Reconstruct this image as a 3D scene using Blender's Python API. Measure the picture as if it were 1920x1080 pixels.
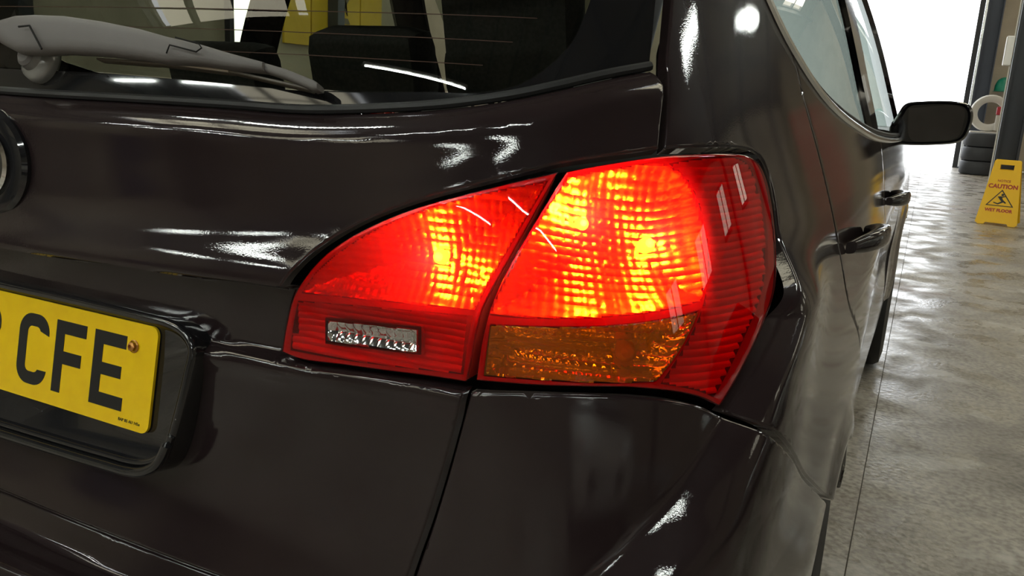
import bpy, bmesh, math, random
import numpy as np
from mathutils import Vector, Matrix
from mathutils.geometry import delaunay_2d_cdt
from mathutils.bvhtree import BVHTree
random.seed(7)
for o in list(bpy.data.objects): bpy.data.objects.remove(o)
SC = bpy.context.scene
COL = SC.collection
# ------------------------------------------------------------------ camera
CAM = np.array([.92697, -.56080, 1.04490]); YAW, PITCH, ROLL, FPX = .448730, .230798, .0542042, 1551.17
cF = np.array([-math.sin(YAW)*math.cos(PITCH), math.cos(YAW)*math.cos(PITCH), -math.sin(PITCH)])
_r = np.array([math.cos(YAW), math.sin(YAW), 0.]); _u = np.cross(_r, cF)
cR = _r*math.cos(ROLL)+_u*math.sin(ROLL); cU = -_r*math.sin(ROLL)+_u*math.cos(ROLL)
cd = bpy.data.cameras.new('camera'); cam = bpy.data.objects.new('camera', cd); COL.objects.link(cam)
cd.sensor_width = 36; cd.lens = FPX*36/1920; cd.clip_start = .02; cd.clip_end = 300
cam.matrix_world = Matrix(((cR[0], cU[0], -cF[0], CAM[0]), (cR[1], cU[1], -cF[1], CAM[1]), (cR[2], cU[2], -cF[2], CAM[2]), (0, 0, 0, 1)))
SC.camera = cam
SC.view_settings.view_transform = 'Standard'; SC.view_settings.look = 'None'
SC.view_settings.gamma = 1; SC.view_settings.use_curve_mapping = False
SC.view_settings.exposure = 0.40
# ------------------------------------------------------------------ world: bright overcast sky outside the workshop
W = bpy.data.worlds.new('sky'); SC.world = W; W.use_nodes = True
W.node_tree.nodes['Background'].inputs[0].default_value = (.93, .97, 1, 1)
W.node_tree.nodes['Background'].inputs[1].default_value = 4.0
TUBE_E = 100.0; SKYLIGHT_E = 3.5
# ------------------------------------------------------------------ materials
MATS = {}
def mat(name, col=(.5, .5, .5), rough=.5, metal=0., spec=.5, coat=0., emit=None, es=0., noise=None, bump=None, trans=0., ior=1.45, coat_rough=.03):
    if name in MATS: return MATS[name]
    m = bpy.data.materials.new(name); m.use_nodes = True; nt = m.node_tree; b = nt.nodes['Principled BSDF']
    b.inputs['Base Color'].default_value = (*col, 1); b.inputs['Roughness'].default_value = rough
    b.inputs['Metallic'].default_value = metal; b.inputs['Specular IOR Level'].default_value = spec
    b.inputs['Coat Weight'].default_value = coat; b.inputs['Coat Roughness'].default_value = coat_rough
    b.inputs['Transmission Weight'].default_value = trans; b.inputs['IOR'].default_value = ior
    if emit: b.inputs['Emission Color'].default_value = (*emit, 1); b.inputs['Emission Strength'].default_value = es
    if noise or bump: tc = nt.nodes.new('ShaderNodeTexCoord')
    if noise:   # (scale, colour2, lo, hi)
        n = nt.nodes.new('ShaderNodeTexNoise'); n.inputs['Scale'].default_value = noise[0]; n.inputs['Detail'].default_value = 6
        r = nt.nodes.new('ShaderNodeValToRGB'); r.color_ramp.elements[0].color = (*col, 1); r.color_ramp.elements[1].color = (*noise[1], 1)
        r.color_ramp.elements[0].position = noise[2]; r.color_ramp.elements[1].position = noise[3]
        nt.links.new(tc.outputs['Object'], n.inputs['Vector']); nt.links.new(n.outputs[0], r.inputs[0]); nt.links.new(r.outputs[0], b.inputs['Base Color'])
    if bump:    # (scale, strength, distance)
        n = nt.nodes.new('ShaderNodeTexNoise'); n.inputs['Scale'].default_value = bump[0]; n.inputs['Detail'].default_value = 3
        bp = nt.nodes.new('ShaderNodeBump'); bp.inputs['Strength'].default_value = bump[1]; bp.inputs['Distance'].default_value = bump[2]
        nt.links.new(tc.outputs['Object'], n.inputs['Vector']); nt.links.new(n.outputs[0], bp.inputs['Height']); nt.links.new(bp.outputs[0], b.inputs['Normal'])
        if coat: nt.links.new(bp.outputs[0], b.inputs['Coat Normal'])
    MATS[name] = m; return m
def thin_fresnel(nt, ior):
    # a thin sheet reflects alike from both faces
    fr = nt.nodes.new('ShaderNodeFresnel'); ge = nt.nodes.new('ShaderNodeNewGeometry'); mr = nt.nodes.new('ShaderNodeMapRange')
    mr.inputs['To Min'].default_value = ior; mr.inputs['To Max'].default_value = 1/ior
    nt.links.new(ge.outputs['Backfacing'], mr.inputs['Value']); nt.links.new(mr.outputs[0], fr.inputs[0]); return fr
def lens_mat(name, col, tw, dw, fres=1.5, thick=None):
    """thin coloured plastic: tinted see-through + a little scattering + clear gloss"""
    m = bpy.data.materials.new(name); m.use_nodes = True; nt = m.node_tree; nt.nodes.clear()
    out = nt.nodes.new('ShaderNodeOutputMaterial')
    t = nt.nodes.new('ShaderNodeBsdfTransparent'); t.inputs[0].default_value = (*col, 1)
    tl = nt.nodes.new('ShaderNodeBsdfTranslucent'); tl.inputs[0].default_value = (*(thick or col), 1)
    df = nt.nodes.new('ShaderNodeBsdfDiffuse'); df.inputs[0].default_value = (*(thick or col), 1)
    m1 = nt.nodes.new('ShaderNodeMixShader'); m1.inputs[0].default_value = tw
    m2 = nt.nodes.new('ShaderNodeMixShader'); m2.inputs[0].default_value = dw
    g = nt.nodes.new('ShaderNodeBsdfGlossy'); g.inputs['Roughness'].default_value = .015
    fr = thin_fresnel(nt, fres)
    m3 = nt.nodes.new('ShaderNodeMixShader')
    L = nt.links.new
    L(t.outputs[0], m1.inputs[1]); L(tl.outputs[0], m1.inputs[2]); L(m1.outputs[0], m2.inputs[1]); L(df.outputs[0], m2.inputs[2])
    L(m2.outputs[0], m3.inputs[1]); L(g.outputs[0], m3.inputs[2]); L(fr.outputs[0], m3.inputs[0]); L(m3.outputs[0], out.inputs[0])
    MATS[name] = m; return m
PAINT = mat('black_paint', (.018, .0112, .0122), .4, 0, .05, 1.0, coat_rough=.01, bump=(650, .06, .0006))
PLASTIC = mat('black_plastic', (.02, .019, .02), .45, bump=(900, .15, .0006))
GLOSSBLK = mat('gloss_black', (.012, .012, .014), .08, 0, .5, .6)
DARK = mat('dark_cavity', (.006, .006, .006), .9)
RUBBER = mat('rubber', (.016, .016, .017), .55)
CHROME = mat('chrome', (.85, .86, .88), .08, 1)
SATIN = mat('satin_trim', (.80, .82, .83), .25, 1)
WIPERM = mat('wiper_plastic', (.135, .125, .12), .6, bump=(1500, .25, .0005))
REFLM = mat('reflector_metal', (.92, .92, .92), .26, 1); REFL2 = mat('reflector_bright', (.92, .92, .92), .10, 1)
HOUSE = mat('lamp_housing', (.35, .02, .015), .5)
# ------------------------------------------------------------------ object helpers
def link(name, me, m=None, parent=None, smooth=True):
    o = bpy.data.objects.new(name, me); COL.objects.link(o)
    if m is not None: me.materials.append(m)
    if smooth: me.polygons.foreach_set('use_smooth', [True]*len(me.polygons))
    if parent is not None: setpar(o, parent)
    return o
def setpar(o, p):
    o.parent = p; M = Matrix.Identity(4); q = p
    chain = []
    while q is not None: chain.append(q); q = q.parent
    for q in reversed(chain): M = M @ q.matrix_parent_inverse @ q.matrix_basis if q.parent else M @ q.matrix_basis
    o.matrix_parent_inverse = M.inverted()
def tag(o, label, cat, group=None, kind=None):
    if label: o['label'] = label
    if cat: o['category'] = cat
    if group: o['group'] = group
    if kind: o['kind'] = kind
    return o
def struct(o): o['kind'] = 'structure'; return o
def empty(name, loc):
    o = bpy.data.objects.new(name, None); COL.objects.link(o); o.location = loc; o.empty_display_size = .1; return o
def pyd(name, v, f, m=None, parent=None, smooth=True):
    me = bpy.data.meshes.new(name); me.from_pydata([tuple(map(float, p)) for p in v], [], [tuple(q) for q in f]); me.update()
    return link(name, me, m, parent, smooth)
class MB:
    def __init__(s): s.bm = bmesh.new()
    def box(s, c, d, rot=None, bev=0):
        r = bmesh.ops.create_cube(s.bm, size=1); vs = r['verts']
        M = Matrix.Translation(c) @ (rot.to_4x4() if rot else Matrix.Identity(4)) @ Matrix.Diagonal((*d, 1))
        bmesh.ops.transform(s.bm, matrix=M, verts=vs)
        if bev:
            es = list({e for v in vs for e in v.link_edges}); bmesh.ops.bevel(s.bm, geom=es, offset=bev, segments=2, affect='EDGES', profile=.6)
        return s
    def tube(s, pts, r, n=8, caps=True):
        pts = [Vector(p) for p in pts]; rings = []; rr = r if hasattr(r, '__len__') else [r]*len(pts)
        up = None
        for i, p in enumerate(pts):
            t = (pts[min(i+1, len(pts)-1)]-pts[max(i-1, 0)]).normalized()
            if up is None: up = t.orthogonal().normalized()
            up = (up-t*up.dot(t)).normalized(); b = t.cross(up)
            rings.append([s.bm.verts.new(p+(up*math.cos(2*math.pi*k/n)+b*math.sin(2*math.pi*k/n))*rr[i]) for k in range(n)])
        for a, b in zip(rings, rings[1:]):
            for k in range(n): s.bm.faces.new((a[k], a[(k+1) % n], b[(k+1) % n], b[k]))
        if caps: s.bm.faces.new(rings[0][::-1]); s.bm.faces.new(rings[-1])
        return s
    def lathe(s, prof, M, n=32, close=False):   # prof: (r, h) about local z
        rings = []
        for r, h in prof:
            rings.append([s.bm.verts.new(M @ Vector((r*math.cos(2*math.pi*k/n), r*math.sin(2*math.pi*k/n), h))) for k in range(n)])
        if close: rings.append(rings[0])
        for a, b in zip(rings, rings[1:]):
            for k in range(n): s.bm.faces.new((a[k], a[(k+1) % n], b[(k+1) % n], b[k]))
        return s
    def prism(s, poly, M, h):   # poly in local xy, extruded local z 0..h
        a = [s.bm.verts.new(M @ Vector((x, y, 0))) for x, y in poly]; b = [s.bm.verts.new(M @ Vector((x, y, h))) for x, y in poly]; n = len(poly)
        s.bm.faces.new(a[::-1]); s.bm.faces.new(b)
        for i in range(n): s.bm.faces.new((a[i], a[(i+1) % n], b[(i+1) % n], b[i]))
        return s
    def build(s, name, m=None, parent=None, smooth=False):
        bmesh.ops.recalc_face_normals(s.bm, faces=s.bm.faces[:])
        me = bpy.data.meshes.new(name); s.bm.to_mesh(me); s.bm.free()
        o = link(name, me, m, parent, smooth)
        if smooth: me.set_sharp_from_angle(angle=math.radians(40))
        return o
def copy_tree(o, dloc, parent=None):
    c = o.copy(); COL.objects.link(c)
    if parent is None: c.location = Vector(o.location)+Vector(dloc)
    else: c.parent = parent
    for ch in list(o.children): copy_tree(ch, (0, 0, 0), c)
    return c
# ================================================================== the workshop
X0, X1, Y0, Y1, EAVE, RIDGE = -7.5, 6.5, -15., 20., 4.6, 6.4
def floor_mat():
    m = bpy.data.materials.new('workshop_concrete'); m.use_nodes = True; nt = m.node_tree; b = nt.nodes['Principled BSDF']; L = nt.links.new
    tc = nt.nodes.new('ShaderNodeTexCoord')
    def noise(sc, det, dist=0):
        n = nt.nodes.new('ShaderNodeTexNoise'); n.inputs['Scale'].default_value = sc; n.inputs['Detail'].default_value = det; n.inputs['Distortion'].default_value = dist
        L(tc.outputs['Object'], n.inputs['Vector']); return n
    def ramp(n, a, c1, d, c2):
        r = nt.nodes.new('ShaderNodeValToRGB'); e = r.color_ramp.elements; e[0].position = a; e[0].color = (*c1, 1); e[1].position = d; e[1].color = (*c2, 1); L(n.outputs[0], r.inputs[0]); return r
    def mix(f, a, c, t='MIX'):
        x = nt.nodes.new('ShaderNodeMixRGB'); x.blend_type = t
        if isinstance(f, float): x.inputs[0].default_value = f
        else: L(f.outputs[0], x.inputs[0])
        L(a.outputs[0], x.inputs[1]); L(c.outputs[0], x.inputs[2]); return x
    big = ramp(noise(1.6, 10, .3), .36, (.24, .21, .175), .66, (.46, .42, .36))
    fine = ramp(noise(55, 12), .36, (.50, .49, .47), .62, (1, 1, 1))
    red = ramp(noise(.55, 6, .5), .54, (0, 0, 0), .72, (.40, .40, .40))
    redc = nt.nodes.new('ShaderNodeRGB'); redc.outputs[0].default_value = (.36, .19, .165, 1)
    white = ramp(noise(3.4, 12, .4), .58, (0, 0, 0), .64, (.50, .50, .50))
    wc = nt.nodes.new('ShaderNodeRGB'); wc.outputs[0].default_value = (.52, .50, .47, 1)
    c = mix(1.0, big, fine, 'MULTIPLY'); c = mix(red, c, redc); c = mix(white, c, wc); L(c.outputs[0], b.inputs['Base Color'])
    rr = ramp(noise(4.1, 9, .3), .40, (.22, .22, .22), .64, (.60, .60, .60)); L(rr.outputs[0], b.inputs['Roughness'])
    bp = nt.nodes.new('ShaderNodeBump'); bp.inputs['Strength'].default_value = .35; bp.inputs['Distance'].default_value = .004
    L(noise(60, 8).outputs[0], bp.inputs['Height']); L(bp.outputs[0], b.inputs['Normal'])
    return m
FLOORM = floor_mat()
# concrete slabs, two bays either side of the joint beside the car
fl = MB(); JX = .905
fl.box(((X0+JX-.0015)/2, (Y0+Y1)/2, -.06), (JX-.0015-X0, Y1-Y0, .12)); struct(fl.build('floor', FLOORM))
f2 = MB(); f2.box(((X1+JX+.0015)/2, (Y0+Y1)/2, -.063), (X1-JX-.0015, Y1-Y0, .12)); o = f2.build('floor', FLOORM); struct(o)
f3 = MB(); f3.box(((X0+X1)/2, (Y0+Y1)/2, -.066), (X1-X0, Y1-Y0, .12)); o = f3.build('floor', mat('joint_dirt', (.10, .09, .075), .9)); struct(o)
f4 = MB(); f4.box((0, 50, -.1), (90, 60, .15)); o = f4.build('floor', mat('yard_concrete', (.55, .54, .52), .7)); struct(o)
WALLM = mat('wall_blockwork', (.48, .42, .33), .8, noise=(1.4, (.36, .31, .24), .35, .65), bump=(30, .3, .01))
ROOFM = mat('roof_sheet', (.16, .14, .115), .7, noise=(.8, (.10, .088, .074), .3, .7))
STEEL = mat('painted_steel', (.028, .030, .036), .45)
def wall(name, c, d): b = MB(); b.box(c, d); return struct(b.build(name, WALLM))
wall('wall_left', (X0-.1, (Y0+Y1)/2, EAVE/2), (.2, Y1-Y0, EAVE))
wall('wall_right', (X1+.1, (Y0+Y1)/2, EAVE/2), (.2, Y1-Y0, EAVE))
wall('wall_back', ((X0+X1)/2, Y0-.1, RIDGE/2), (X1-X0+.4, .2, RIDGE))
DX0, DX1 = -3.2, 1.72
wall('wall_front', ((X0+DX0)/2, Y1+.1, RIDGE/2), (DX0-X0, .2, RIDGE))
wall('wall_front', ((X1+DX1)/2, Y1+.1, RIDGE/2), (X1-DX1, .2, RIDGE))
wall('wall_front', ((DX0+DX1)/2, Y1+.1, (RIDGE+4.5)/2), (DX1-DX0, .2, RIDGE-4.5))
# pitched roof in strips, with translucent rooflights between them
XR = (X0+X1)/2
RLM = mat('rooflight_grp', (.8, .78, .66), .5, emit=(1, .93, .70), es=SKYLIGHT_E)
def roof_piece(side, ya, yb, ta, tb, m, name):
    xa = XR+(X0-XR if side < 0 else X1-XR)*ta; xb = XR+(X0-XR if side < 0 else X1-XR)*tb
    za = RIDGE+(EAVE-RIDGE)*ta; zb = RIDGE+(EAVE-RIDGE)*tb
    v = [(xa, ya, za), (xb, ya, zb), (xb, yb, zb), (xa, yb, za)]; v += [(x, y, z+.06) for x, y, z in v]
    f = [(0, 1, 2, 3), (7, 6, 5, 4), (0, 4, 5, 1), (1, 5, 6, 2), (2, 6, 7, 3), (3, 7, 4, 0)]
    return struct(pyd(name, v, f, m, None, False))
bays = [-15, -10, -5, 0, 5, 10, 15, 20]
for side in (-1, 1):
    for a, b in zip(bays, bays[1:]):
        roof_piece(side, a, b, 0, .28, ROOFM, 'ceiling'); roof_piece(side, a, b, .62, 1, ROOFM, 'ceiling')
        roof_piece(side, a, a+1.6, .28, .62, ROOFM, 'ceiling'); roof_piece(side, a+3.4, b, .28, .62, ROOFM, 'ceiling')
        for k in range(2):
            if side > 0 and a < 0: roof_piece(side, a+1.6+.95*k, a+2.45+.95*k, .28, .62, ROOFM, 'ceiling'); continue
            r = roof_piece(side, a+1.6+.95*k, a+2.45+.95*k, .30, .60, RLM, 'window_%d' % (1 if side < 0 else 2))
        roof_piece(side, a+2.45, a+2.55, .28, .62, ROOFM, 'ceiling')
for i, y in enumerate(bays[1:-1]):     # steel portal frames
    for sd, xe in ((-1, X0), (1, X1)):
        b = MB(); b.box((xe-sd*.12, y, EAVE/2), (.24, .16, EAVE)); v = Vector((XR-xe, 0, RIDGE-EAVE))
        ang = math.atan2(v.z, v.x); b.box(((XR+xe)/2, y, (RIDGE+EAVE)/2-.16), (v.length, .14, .26), Matrix.Rotation(-ang, 3, 'Y'))
        struct(b.build('trim_%d' % (i+1), STEEL))
for i, t in enumerate((.08, .19, .30, .41, .52, .63, .74, .85, .95)):    # purlins
    for sd, xe in ((-1, X0), (1, X1)):
        b = MB(); b.box((XR+(xe-XR)*t, (Y0+Y1)/2, RIDGE+(EAVE-RIDGE)*t-.07), (.07, Y1-Y0, .12)); struct(b.build('trim_%d' % (10+i), STEEL))
# glowing window panes added high in the right wall to brighten reflections in paint
PANE = mat('added_glow_pane', (.7, .72, .7), .4, emit=(1, .93, .74), es=2.0)
for i, yc in enumerate((-2.2, .8, 3.8, 6.8)):
    b = MB()
    for zz in (3.12, 3.96): b.box((X1-.03, yc, zz), (.08, 1.16, .06))
    for k in range(3): b.box((X1-.03, yc-.55+.55*k, 3.54), (.08, .07, .86))
    wf_ = struct(b.build('window_%d' % (4+i), STEEL))
    for k in range(2):
        b = MB(); b.box((X1-.02, yc-.275+.55*k, 3.54), (.02, .48, .80)); b.build('pane', PANE, wf_)
# fluorescent battens
TUBE = mat('fluorescent_tube', (1, 1, 1), .4, emit=(.93, 1, .93), es=TUBE_E)
BATTEN = mat('batten_white', (.8, .8, .78), .4)
def batten(x, y, z, ang, L=1.5, label=''):
    e = empty('fluorescent_light', (x, y, z)); e.rotation_euler.z = ang
    R = Matrix.Rotation(ang, 3, 'Z')
    b = MB(); b.box((x, y, z+.05), (L, .09, .06), R, .01); b.build('batten_body', BATTEN, e)
    d = R @ Vector((L*.48, 0, 0))
    b = MB(); b.tube([Vector((x, y, z))-d, Vector((x, y, z))+d], .019, 10); b.build('tube', TUBE, e, True)
    for s in (-1, 1):
        p = Vector((x, y, z+.02))+d*s*1.02; b = MB(); b.box(p, (.03, .05, .08), R); b.build('end_cap', BATTEN, e)
        b = MB(); b.tube([Vector((x, y, z+.08))+d*s*.7, Vector((x, y, RIDGE+(EAVE-RIDGE)*abs(x+(d*s*.7).x-XR)/((X1-X0)/2)))+d*s*.7], .004, 6); b.build('hanger', STEEL, e)
    tag(e, label, 'ceiling light', 'fluorescent lights over the bays'); return e
# ================================================================== the car: one smooth body surface S(s, z), s runs round the plan outline
ZK = np.array([.30, .45, .58, .70, .80, .90, 1.0, 1.08, 1.18, 1.32, 1.48])
REAR = np.array([[-.055, -.05, -.033, 0.], [-.075, -.07, -.055, -.024], [-.020, -.016, -.008, .008], [.010, .013, .019, .031], [.012, .016, .025, .044],
    [.012, .017, .031, .061], [.020, .027, .048, .088], [.045, .052, .075, .120], [.095, .102, .126, .172], [.175, .182, .205, .250], [.29, .295, .315, .35]])
RX = np.array([[0, .25, .43, .61]]*7+[[0, .25, .425, .60], [0, .245, .415, .58], [0, .23, .39, .545], [0, .21, .36, .50]])
CORN = np.array([[(.72, .04), (.80, .10), (.842, .20)], [(.72, .01), (.81, .075), (.858, .18)], [(.722, .028), (.812, .09), (.858, .20)], [(.722, .050), (.808, .112), (.848, .22)],
    [(.718, .070), (.797, .127), (.834, .23)], [(.708, .098), (.778, .160), (.812, .26)], [(.690, .135), (.750, .20), (.780, .30)], [(.672, .172), (.724, .24), (.751, .335)],
    [(.645, .225), (.690, .287), (.714, .375)], [(.600, .300), (.640, .360), (.660, .44)], [(.55, .395), (.58, .45), (.598, .52)]])
SX = np.array([[.858, .86, .862, .865, .86], [.878, .878, .866, .872, .885], [.882, .884, .869, .874, .888], [.876, .884, .872, .876, .888], [.861, .872, .870, .874, .882],
    [.836, .852, .863, .871, .866], [.801, .822, .843, .853, .848], [.770, .792, .817, .828, .82], [.732, .756, .785, .797, .79], [.676, .702, .732, .745, .74], [.612, .634, .658, .67, .665]])
SY = np.array([[.5, .8, 1.5, 2.3, 3.2]]*9+[[.56, .84, 1.5, 2.3, 3.2], [.62, .87, 1.5, 2.3, 3.2]])
SK = np.array([-.43, -.25, 0, .25, .43, .615, .73, .828, .93, 1.18, 1.48, 2.18, 2.98, 3.88])
n_z, n_s = len(ZK), len(SK)
NET = np.zeros((n_z, n_s, 2))
for i in range(n_z):
    NET[i, 0] = (-RX[i, 2], REAR[i, 2]); NET[i, 1] = (-RX[i, 1], REAR[i, 1])
    for j in range(4): NET[i, 2+j] = (RX[i, j], REAR[i, j])
    NET[i, 6:9] = CORN[i]
    for j in range(5): NET[i, 9+j] = (SX[i, j], SY[i, j])
def spl_ops(k):
    n = len(k); A = np.zeros((n, n)); B = np.zeros((n, n)); A[0, 0] = A[-1, -1] = 1
    for i in range(1, n-1):
        h0, h1 = k[i]-k[i-1], k[i+1]-k[i]; A[i, i-1] = h0; A[i, i] = 2*(h0+h1); A[i, i+1] = h1
        B[i, i-1] += 6/h0; B[i, i] -= 6/h0+6/h1; B[i, i+1] += 6/h1
    return np.linalg.solve(A, B)
MS, MZ = spl_ops(SK), spl_ops(ZK)
def weights(k, M, t):
    t = np.clip(np.asarray(t, float), k[0]-.2, k[-1]+.2); i = np.clip(np.searchsorted(k, t)-1, 0, len(k)-2); h = k[i+1]-k[i]; a = (k[i+1]-t)/h; b = (t-k[i])/h
    a_, b_ = np.clip(a, 0, 1), np.clip(b, 0, 1); lin_ca, lin_cb = a, b
    I = np.eye(len(k)); ca = (a_**3-a_)*h*h/6; cb = (b_**3-b_)*h*h/6
    return lin_ca[:, None]*I[i]+lin_cb[:, None]*I[i+1]+ca[:, None]*M[i]+cb[:, None]*M[i+1]
def S(s, z):
    s = np.asarray(s, float); z = np.asarray(z, float); sg = np.where(s < 0, -1., 1.)
    ws = weights(SK, MS, np.abs(s)); wz = weights(ZK, MZ, z)
    return np.stack([(wz*(ws @ NET[:, :, 0].T)).sum(1)*sg, (wz*(ws @ NET[:, :, 1].T)).sum(1), z], 1)
def SN(s, z, f=S, e=6e-4):
    s = np.asarray(s, float); z = np.asarray(z, float)
    n = np.cross(f(s+e, z)-f(s-e, z), f(s, z+e)-f(s, z-e)); return n/np.maximum(np.linalg.norm(n, axis=1), 1e-12)[:, None]
# dense grid for ray casting pixels onto the body
_sg = np.linspace(-.6, 3.9, 900); _zg = np.linspace(.3, 1.5, 300)
_G = S(np.repeat(_sg, 300), np.tile(_zg, 900))
_F = [(i*300+j, (i+1)*300+j, (i+1)*300+j+1, i*300+j+1) for i in range(899) for j in range(299)]
BVH = BVHTree.FromPolygons([Vector(p) for p in _G], _F)
_Gr = _G.reshape(900, 300, 3)
def px2sz(u, v):
    d = cF+cR*(u-960)/FPX+cU*(540-v)/FPX
    loc, nr, idx, dist = BVH.ray_cast(Vector(CAM), Vector(d).normalized())
    if loc is None: raise ValueError('miss %s' % ((u, v),))
    i, j = divmod(idx, 299); z = loc.z
    # s within the cell: project on the cell edge at this z
    w = (z-_zg[j])/(_zg[j+1]-_zg[j]); a = _Gr[i, j]*(1-w)+_Gr[i, j+1]*w; b = _Gr[i+1, j]*(1-w)+_Gr[i+1, j+1]*w
    t = np.dot(np.array(loc)-a, b-a)/max(np.dot(b-a, b-a), 1e-12)
    return (_sg[i]+np.clip(t, 0, 1)*(_sg[1]-_sg[0]), z)
def yz2s(y, z):      # on the flank
    y = float(y); z = float(z); return (float(np.interp(y, S(_ST, np.full(700, z))[:, 1], _ST)), z)
_ST = np.linspace(.73, 4., 700)
def proj(P):
    d = np.asarray(P, float)-CAM; zz = d @ cF; return np.stack([960+FPX*(d @ cR)/zz, 540-FPX*(d @ cU)/zz], -1)
def smooth(pts, sub=6):
    p = np.array(pts, float); n = len(p); out = []
    if n == 2: return [tuple(p[0]*(1-t)+p[1]*t) for t in np.linspace(0, 1, sub+1)]
    for i in range(n-1):
        p0 = p[i-1] if i else 2*p[0]-p[1]; p3 = p[i+2] if i+2 < n else 2*p[-1]-p[-2]; p1, p2 = p[i], p[i+1]
        d1, d2, d3 = [max(np.linalg.norm(b-a), 1e-9)**.5 for a, b in ((p0, p1), (p1, p2), (p2, p3))]
        m1 = (p2-p1)+d2*((p1-p0)/d1-(p2-p0)/(d1+d2)); m2 = (p2-p1)+d2*((p3-p2)/d3-(p3-p1)/(d2+d3))
        for t in np.linspace(0, 1, sub, endpoint=False):
            out.append(tuple((2*t**3-3*t*t+1)*p1+(t**3-2*t*t+t)*m1+(-2*t**3+3*t*t)*p2+(t**3-t*t)*m2))
    out.append(tuple(p[-1])); return out
def chain(*segs, px=True):
    """segments of traced points, smooth within, corners between"""
    out = []
    for sg in segs:
        q = [px2sz(*p) for p in sg] if px else list(sg)
        q = smooth(q); out += q if not out else q[1:]
    return out
def resample(poly, h):
    P = np.array(poly); out = []
    for a, b in zip(P, np.roll(P, -1, 0)):
        L = np.linalg.norm(b-a); k = max(1, int(round(L/h)))
        if L < 1e-6: continue
        for t in range(k): out.append(a+(b-a)*t/k)
    return np.array(out)
def poly_area(P): x, y = P[:, 0], P[:, 1]; return .5*np.sum(x*np.roll(y, -1)-np.roll(x, -1)*y)
def inset(P, d):
    """shift a closed polygon inward by d (positive area = ccw)"""
    if poly_area(P) < 0: P = P[::-1]
    e = np.roll(P, -1, 0)-P; L = np.linalg.norm(e, axis=1); n = np.stack([-e[:, 1], e[:, 0]], 1)/np.maximum(L, 1e-9)[:, None]
    n0 = np.roll(n, 1, 0); b = n+n0; b /= np.maximum(np.linalg.norm(b, axis=1), 1e-6)[:, None]; k = np.clip(1/np.maximum((b*n).sum(1), .35), 1, 2.2)
    return P+b*(d*k)[:, None]
def pdist(Q, P):
    """distance from points Q to closed polyline P"""
    A = P; B = np.roll(P, -1, 0); D = B-A; dd = np.maximum((D*D).sum(1), 1e-14); best = np.full(len(Q), 1e9)
    for k in range(0, len(Q), 4000):
        q = Q[k:k+4000, None, :]-A[None]; t = np.clip((q*D[None]).sum(2)/dd, 0, 1); r = q-t[..., None]*D[None]; best[k:k+4000] = np.sqrt((r*r).sum(2)).min(1)
    return best
def inside(Q, P):
    x, y = Q[:, 0][:, None], Q[:, 1][:, None]; A = P; B = np.roll(P, -1, 0)
    c = ((A[:, 1][None] > y) != (B[:, 1][None] > y)) & (x < (B[:, 0]-A[:, 0])[None]*(y-A[:, 1][None])/np.where(np.abs(B[:, 1]-A[:, 1]) < 1e-12, 1e-12, B[:, 1]-A[:, 1])[None]+A[:, 0][None])
    return (c.sum(1) % 2) == 1
def insideb(Q, P): return np.concatenate([inside(Q[k:k+4000], P) for k in range(0, len(Q), 4000)]) if len(Q) else np.zeros(0, bool)
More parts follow.
